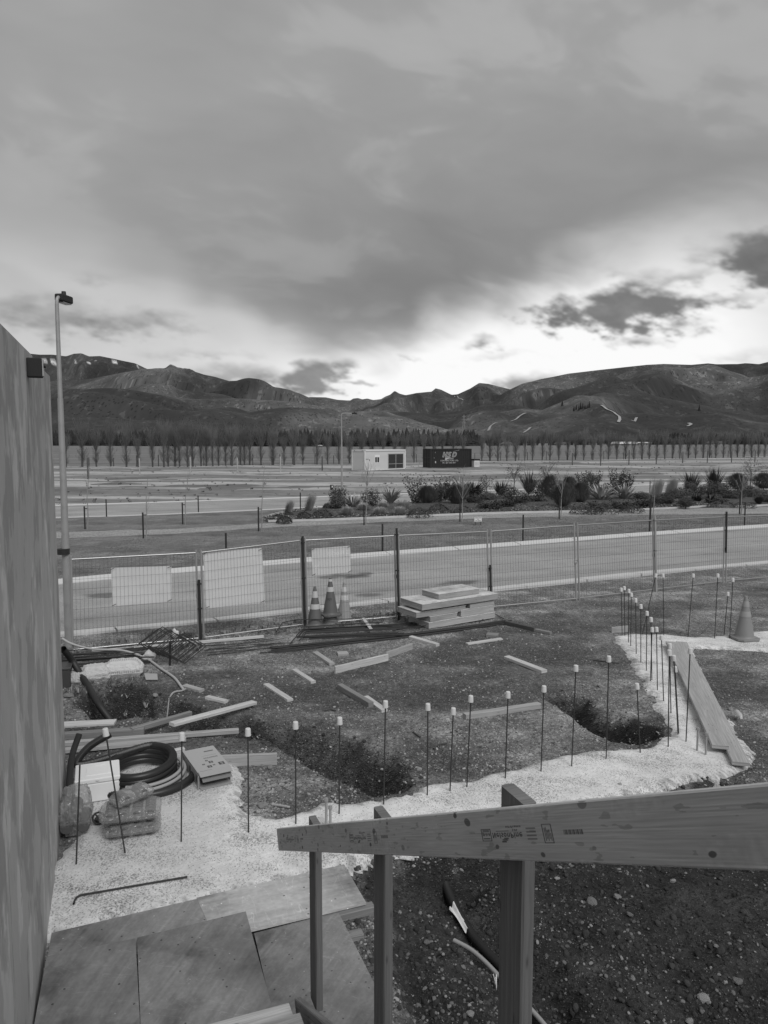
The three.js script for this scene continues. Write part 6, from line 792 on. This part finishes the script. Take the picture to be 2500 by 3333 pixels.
const PLANTS = {
  flax(r, w, h, dense = 1) { const o = []; for (let i = 0; i < 95 * dense; i++) { const az = r() * 6.28, lean = 0.08 + r() ** 0.7 * 0.75; blade(o, V(Math.cos(az) * w * 0.06, 0, Math.sin(az) * w * 0.06), az, h * rr(0.75, 1.25, r), lean, rr(0.3, 1.9, r), rr(0.08, 0.13, r) * Math.min(1.2, h), 5); } return triGeo(o); },
  upflax(r, w, h) { const o = []; for (let i = 0; i < 80; i++) { const az = r() * 6.28; blade(o, V(Math.cos(az) * w * 0.08, 0, Math.sin(az) * w * 0.08), az, h * rr(0.7, 1.2, r), 0.05 + r() * 0.55, rr(0.1, 0.9, r), rr(0.07, 0.11, r), 4); } return triGeo(o); },
  tussock(r, w, h) { const o = []; for (let i = 0; i < 700; i++) { const az = r() * 6.28, q = r() ** 0.5; blade(o, V(Math.cos(az) * w * 0.12 * q, 0, Math.sin(az) * w * 0.12 * q), az, h * rr(0.8, 1.15, r), q * rr(0.2, 0.95, r), rr(0.4, 1.5, r), 0.02, 4); } return triGeo(o); },
  plume(r, w, h) { const o = []; for (let i = 0; i < 520; i++) { const az = r() * 6.28, q = r() ** 0.5; blade(o, V(Math.cos(az) * w * 0.3 * q, 0, Math.sin(az) * w * 0.3 * q), (az - Math.PI) * 0.3 + 0.1, h * rr(0.7, 1.15, r), rr(0.0, 0.45, r), rr(0.1, 0.7, r), 0.018, 4); } return triGeo(o); },
  bush(r, w, h, n = 1500, s = 0.085) { const o = []; for (let i = 0; i < n; i++) { const a = r() * 6.28, u = r() * 2 - 1, q = 0.45 + 0.55 * r() ** 0.5; const c = Math.sqrt(1 - u * u); let d = V(Math.cos(a) * c, u, Math.sin(a) * c); const k = 0.68 + 0.62 * vn3(d.x * 2.6 + w * 9, d.y * 2.6 + h * 5, d.z * 2.6); leafTri(o, V(d.x * w / 2 * q * k, h * 0.5 + d.y * h * 0.5 * q * k + 0.03, d.z * w / 2 * q * k), d.clone().add(V(rr(-0.6, 0.6, r), rr(0, 0.9, r), rr(-0.6, 0.6, r))).normalize(), s * rr(0.6, 1.3, r), r); } return triGeo(o); },
  mound(r, w, h, n = 900) { const o = []; for (let i = 0; i < n; i++) { const a = r() * 6.28, e = Math.asin(r()), c = Math.cos(e), k = 0.85 + 0.3 * vn(Math.cos(a) * 3 + w, Math.sin(a) * 3 + e); const d = V(Math.cos(a) * c, Math.sin(e), Math.sin(a) * c); leafTri(o, V(d.x * w / 2 * k, Math.max(0, d.y * h * k), d.z * w / 2 * k * 0.9), d.clone().add(V(rr(-0.7, 0.7, r), 0.3, rr(-0.7, 0.7, r))).normalize(), rr(0.04, 0.09, r), r); } return triGeo(o); },
  juniper(r, w, h) { const o = []; for (let i = 0; i < 130; i++) { const az = r() * 6.28, A = V(0, 0.08, 0), L = w / 2 * rr(0.5, 1.1, r), el = rr(0.1, 0.8, r), D = V(Math.cos(az) * Math.cos(el), Math.sin(el) * Math.min(1.2, 2 * h / w), Math.sin(az) * Math.cos(el)); for (let k = 0; k < 11; k++) { const t = (k + 1) / 11; leafTri(o, A.clone().addScaledVector(D, L * t).add(V(rr(-0.05, 0.05, r), rr(-0.03, 0.05, r), rr(-0.05, 0.05, r))), V(rr(-1, 1, r), 0.8, rr(-1, 1, r)).normalize(), rr(0.07, 0.14, r), r); } } return triGeo(o); },
  fuzzy(r, w, h) { const o = []; for (let i = 0; i < 3200; i++) { const az = r() * 6.28, u = r(), q = r() ** 0.33 * (0.55 + 0.8 * vn(Math.cos(az) * 2 + w * 7, Math.sin(az) * 2 + u * 4)), A = V(Math.cos(az) * w / 2 * q * Math.sin(Math.PI * (0.12 + 0.8 * u)) * 0.85, h * (0.08 + u * 0.8), Math.sin(az) * w / 2 * q * Math.sin(Math.PI * (0.12 + 0.8 * u)) * 0.85); blade(o, A, az, rr(0.15, 0.34, r), rr(0.1, 0.7, r), 0.3, 0.02, 2); } return triGeo(o); },
};
{
  // kind, base x, y, width px, height px, material, label
  const L = {
    tus: ['tussock', 'rounded tussock of fine pale grass in the mulch bed'], plu: ['plume', 'tall windswept plume of pale grass at the garden tip'], mnd: ['mound', 'low dark creeping mound of foliage on the mulch'], bsh: ['bush', 'dense dark leafy shrub in the garden bed'], gry: ['bush', 'grey leaved shrub in the garden bed'], flx: ['flax', 'pale striped flax with arching blades in the garden'], dfx: ['upflax', 'dark upright flax with sword leaves in the garden'], dfw: ['flax', 'dark weeping flax clump in the garden'], jun: ['juniper', 'spreading juniper with feathery branches on the mulch'], fuz: ['fuzzy', 'soft dark feathery shrub in the garden bed'], bal: ['bush', 'clipped dark ball shrub beside the gravel path'], pml: ['mound', 'pale low cushion plant on the mulch'], ups: ['bush', 'tall upright narrow leaved shrub at the back of the garden'], hdg: ['bush', 'low dark hedge plant along the garden bed'],
  };
  const list = [
    ['plu', 937, 1673, 34, 44, 'straw'], ['plu', 1003, 1666, 40, 57, 'straw'], ['mnd', 905, 1686, 36, 13, 'dark'], ['mnd', 925, 1698, 46, 19, 'dark'], ['mnd', 940, 1681, 32, 15, 'dark'], ['mnd', 990, 1686, 44, 21, 'dark'], ['mnd', 1050, 1682, 64, 24, 'dark'], ['bsh', 1102, 1642, 54, 56, 'dark'], ['gry', 1098, 1660, 50, 50, 'mid'], ['mnd', 1065, 1655, 24, 18, 'dark'], ['flx', 1148, 1654, 60, 48, 'flaxPale'], ['bsh', 1207, 1650, 58, 57, 'dark'], ['flx', 1272, 1635, 74, 52, 'flaxPale'], ['tus', 1130, 1678, 30, 31, 'tussock'], ['tus', 1183, 1666, 42, 31, 'tussock'], ['tus', 1247, 1656, 32, 24, 'tussock'], ['tus', 1237, 1677, 44, 29, 'tussock'], ['tus', 1312, 1662, 48, 36, 'tussock'], ['tus', 1302, 1677, 42, 30, 'tussock'], ['ups', 1352, 1637, 60, 88, 'mid'], ['fuz', 1390, 1642, 66, 56, 'fuzz'], ['mnd', 1365, 1679, 72, 26, 'dark'],
    ['ups', 1422, 1638, 62, 80, 'mid'], ['flx', 1498, 1624, 110, 70, 'flaxPale'], ['dfw', 1450, 1622, 60, 60, 'flaxDark'], ['fuz', 1485, 1644, 68, 62, 'fuzz'], ['dfw', 1540, 1622, 70, 60, 'flaxDark'], ['mnd', 1430, 1664, 68, 24, 'dark'], ['mnd', 1510, 1667, 62, 20, 'mid'], ['jun', 1597, 1656, 92, 34, 'dark'], ['dfx', 1628, 1612, 52, 46, 'flaxDark'], ['mnd', 1620, 1625, 50, 20, 'mid'], ['dfx', 1722, 1602, 76, 66, 'flaxDark'], ['jun', 1680, 1640, 100, 48, 'dark'], ['jun', 1735, 1636, 100, 44, 'dark'], ['fuz', 1790, 1620, 82, 70, 'fuzz'], ['fuz', 1832, 1652, 92, 76, 'fuzz'], ['fuz', 1888, 1638, 74, 64, 'fuzz'], ['pml', 1705, 1659, 58, 20, 'pale'], ['pml', 1776, 1660, 62, 20, 'pale'],
    ['ups', 1900, 1592, 60, 56, 'dark'], ['ups', 1935, 1590, 56, 54, 'dark'], ['ups', 2005, 1597, 46, 72, 'dark'], ['ups', 2036, 1600, 54, 60, 'dark'], ['flx', 1955, 1630, 104, 56, 'flaxPale'], ['flx', 2032, 1627, 88, 52, 'flaxPale'], ['jun', 1955, 1660, 90, 34, 'dark'], ['jun', 2020, 1657, 90, 36, 'dark'], ['jun', 2095, 1650, 92, 38, 'dark'], ['plu', 2132, 1607, 58, 48, 'tussock'], ['plu', 2180, 1605, 50, 52, 'tussock'], ['dfx', 2250, 1598, 84, 60, 'flaxDark'], ['dfx', 2325, 1598, 84, 70, 'flaxDark'], ['fuz', 2400, 1596, 84, 52, 'fuzz'], ['fuz', 2485, 1594, 84, 52, 'fuzz'], ['hdg', 2215, 1616, 62, 28, 'mid'], ['gry', 2245, 1608, 40, 40, 'mid'], ['gry', 2335, 1610, 44, 40, 'mid'], ['dfw', 2268, 1635, 54, 34, 'flaxDark'], ['dfw', 2312, 1637, 62, 34, 'flaxDark'], ['hdg', 2190, 1623, 70, 20, 'dark'], ['hdg', 2375, 1624, 80, 30, 'dark'], ['hdg', 2455, 1620, 84, 32, 'mid'], ['bal', 2088, 1628, 48, 26, 'dark'], ['bal', 2148, 1641, 48, 28, 'dark'], ['bal', 2176, 1641, 38, 26, 'dark'], ['bal', 2232, 1651, 50, 30, 'dark'], ['pml', 2350, 1646, 80, 16, 'mid'], ['pml', 2420, 1648, 70, 14, 'mid'], ['tus', 2470, 1637, 34, 24, 'mid'], ['hdg', 2500, 1632, 60, 22, 'dark'],
    ['hdg', 1420, 1628, 60, 40, 'dark'], ['hdg', 1545, 1640, 60, 34, 'dark'], ['hdg', 1585, 1630, 50, 30, 'mid'], ['jun', 1640, 1650, 80, 30, 'dark'], ['hdg', 1655, 1622, 60, 40, 'dark'], ['hdg', 1750, 1612, 70, 46, 'dark'], ['fuz', 1850, 1615, 70, 60, 'fuzz'], ['hdg', 1915, 1612, 70, 44, 'dark'], ['hdg', 1985, 1612, 70, 40, 'dark'], ['mnd', 1900, 1668, 80, 22, 'dark'], ['mnd', 1960, 1668, 90, 24, 'mid'], ['hdg', 2290, 1612, 60, 34, 'dark'], ['hdg', 2350, 1608, 60, 36, 'dark'], ['hdg', 2430, 1612, 70, 34, 'dark'], ['jun', 2330, 1640, 70, 24, 'dark'], ['mnd', 2055, 1664, 70, 20, 'dark'],
  ];
  list.forEach(([k, x, y, w, h, m], i) => {
    const P = G(x, y, 0.1), s = -P.z / FOC * 1.0, r = rngOf(2000 + i), W = w * s * 1.15, Hh = h * s * 1.1; const [gen, label] = L[k];
    let g; if (k === 'bal') g = PLANTS.bush(r, W * 0.98, Hh * 1.05, 2600, 0.05); else if (k === 'ups') { const o = []; for (let q = 0; q < 46; q++) { const az = r() * 6.28, ln = r() ** 0.6 * 0.5, d = V(Math.cos(az) * ln, 1, Math.sin(az) * ln).normalize(), A = V(Math.cos(az) * W * 0.1, 0, Math.sin(az) * W * 0.1), len = Hh * rr(0.6, 1.12, r); for (let t = 0.12; t < 1; t += 0.05) { const p = A.clone().addScaledVector(d, len * t).add(V(rr(-0.03, 0.03, r), 0, rr(-0.03, 0.03, r))); leafTri(o, p, V(rr(-1, 1, r), rr(-0.2, 0.6, r), rr(-1, 1, r)).normalize(), rr(0.07, 0.15, r), r); } } g = triGeo(o); } else g = PLANTS[gen](r, W, Hh);
    const nm = { tus: 'tussock_grass', plu: 'plume_grass', mnd: 'ground_cover_plant', bsh: 'shrub', gry: 'shrub', flx: 'flax_plant', dfx: 'flax_plant', dfw: 'flax_plant', jun: 'juniper', fuz: 'feathery_shrub', bal: 'ball_shrub', pml: 'cushion_plant', ups: 'upright_shrub', hdg: 'hedge_plant' }[k];
    const o = thing(nm, label, 'plant', P.setY(0.05), 0, 'garden plants: ' + nm.replace(/_/g, ' ') + (k === 'gry' ? ' grey' : k === 'dfw' ? ' weeping' : k === 'dfx' ? ' upright' : '')); part('foliage', g, leafMats[m], o); part('stem', cyl(0.05, 0.03, Math.max(0.08, Hh * 0.35), 6, 0, -0.08, 0), twigD, o);
  });
  // open, weeping small trees in the bed
  [[1672, 1600, 95], [1778, 1602, 105], [1582, 1612, 66], [2440, 1600, 110], [2310, 1612, 50], [1925, 1600, 60]].forEach(([x, y, h], i) => { const P = G(x, y), r = rngOf(2600 + i), Hh = h * -P.z / FOC, g = [], lf = []; const o = thing('weeping_tree', 'wispy small tree with drooping twigs rising from the garden', 'tree', P, 0, 'wispy garden trees'); part('trunk', [rodGeo(V(0, -0.1, 0), V(0.08, Hh * 0.6, 0), 0.045, 0.025, 6)], twigD, o); for (let k = 0; k < 9; k++) { const a = r() * 6.28, t = rr(0.3, 0.62, r), A = V(0.08 * t, Hh * t, 0); branchy(g, A, V(Math.cos(a) * 0.7, 0.9, Math.sin(a) * 0.7).normalize(), Hh * rr(0.25, 0.42, r), 0.014, 1, r, 0.7, 2, 4); for (let q = 0; q < 46; q++) { const p = A.clone().add(V(Math.cos(a) * rr(0.05, 0.4, r) * Hh, rr(-0.1, 0.42, r) * Hh, Math.sin(a) * rr(0.05, 0.4, r) * Hh)); leafTri(lf, p, V(rr(-1, 1, r), 0.4, rr(-1, 1, r)).normalize(), rr(0.05, 0.10, r), r); } } part('branch', g, twigD, o); part('foliage', triGeo(lf), leafMats.mid, o); });
  // bark chips on the bed
  const r = rngOf(99), N = 6000, im = new THREE.InstancedMesh(bx(1, 0.3, 0.5), M(1, 0.9), N), m4 = new THREE.Matrix4(), c = new THREE.Color(), F = resample(bedFront, 200), Bk = resample(bedBack, 200); let k = 0;
  for (; k < N; k++) { const t = r(), i = Math.floor(t * 200), p = F[i].clone().lerp(Bk[i], r() ** 1.6); const s = rr(0.03, 0.09, r); m4.compose(V(p.x + rr(-0.15, 0.15, r), 0.1 + 0.1 * r(), p.z), new THREE.Quaternion().setFromEuler(new THREE.Euler(rr(-0.6, 0.6, r), r() * 6, rr(-0.6, 0.6, r))), V(s, s, s)); im.setMatrixAt(k, m4); const v = r() < 0.3 ? rr(0.16, 0.4, r) : rr(0.025, 0.08, r); c.setRGB(v, v, v); im.setColorAt(k, c); } stuff('bark_mulch', 'pale and dark bark chips covering the garden bed', 'mulch', im);
  // short grass standing up from the berm, and dry tufts in the field
  const tuft = (() => { const o = [], q = rngOf(4); for (let i = 0; i < 7; i++) blade(o, V(rr(-0.03, 0.03, q), 0, rr(-0.03, 0.03, q)), q() * 6.28, rr(0.025, 0.05, q), rr(0.2, 1.0, q), 0.6, 0.008, 2); return triGeo(o); })();
  const N3 = 24000, ig = new THREE.InstancedMesh(tuft, M(1, 1), N3), a0 = resample(fkF, 300), a1 = resample(pathN, 300); k = 0;
  for (; k < N3; k++) { const i = Math.floor(r() * 300), p = a0[i].clone().lerp(a1[i], r() ** 1.2).add(V(rr(-0.3, 0.3, r), 0, rr(-0.1, 0.1, r))); const s = rr(0.6, 1.0, r); m4.compose(V(p.x, -0.01, p.z), new THREE.Quaternion().setFromEuler(new THREE.Euler(0, r() * 6, 0)), V(s, s, s)); ig.setMatrixAt(k, m4); const v = rr(0.10, 0.22, r); c.setRGB(v, v, v); ig.setColorAt(k, c); } stuff('grass', 'short mown grass on the berm across the road', 'grass', ig);
  const N4 = 2200, it = new THREE.InstancedMesh(tuft, M(1, 1), N4), f0 = resample(r2F, 200), f1 = resample(fieldFar, 200); k = 0;
  for (; k < N4; k++) { const i = Math.floor(r() * 200), t = r() ** 1.5, p = f0[i].clone().lerp(f1[i], t); const s = rr(1.5, 5, r); m4.compose(V(p.x, -0.05, p.z), new THREE.Quaternion().setFromEuler(new THREE.Euler(0, r() * 6, 0)), V(s * 1.6, s, s)); it.setMatrixAt(k, m4); const v = rr(0.03, 0.2, r) * (r() < 0.5 ? 0.5 : 1); c.setRGB(v, v, v); it.setColorAt(k, c); } stuff('field_tufts', 'dry rough tufts scattered over the bare field', 'grass', it);
  // dry weeds on the trench edge by the wall and along the fence
  const N5 = 900, iw = new THREE.InstancedMesh(tuft, M(1, 1), N5); k = 0; while (k < N5) { const u = r() ** 0.6; const [px, py] = u < 0.2 ? [rr(215, 480, r), rr(2195, 2265, r)] : u < 0.7 ? [rr(235, 1500, r), 0] : [rr(480, 660, r), rr(2060, 2120, r)]; const p = py ? ground(px, py) : (() => { const t = r(), i = Math.floor(t * 4); return FP[i].clone().lerp(FP[i + 1], r()).add(V(0, 0, rr(-0.6, 0.4, r))); })(); p.y = siteH(p.x, p.z); const s = rr(0.8, 2.4, r); m4.compose(p, new THREE.Quaternion().setFromEuler(new THREE.Euler(0, r() * 6, 0)), V(s, s * 1.2, s)); iw.setMatrixAt(k, m4); const v = rr(0.06, 0.3, r); c.setRGB(v, v, v); iw.setColorAt(k++, c); } stuff('dry_weeds', 'thin dry weeds along the fence and trench edge', 'weeds', iw);
}
renderer.render(scene, camera);
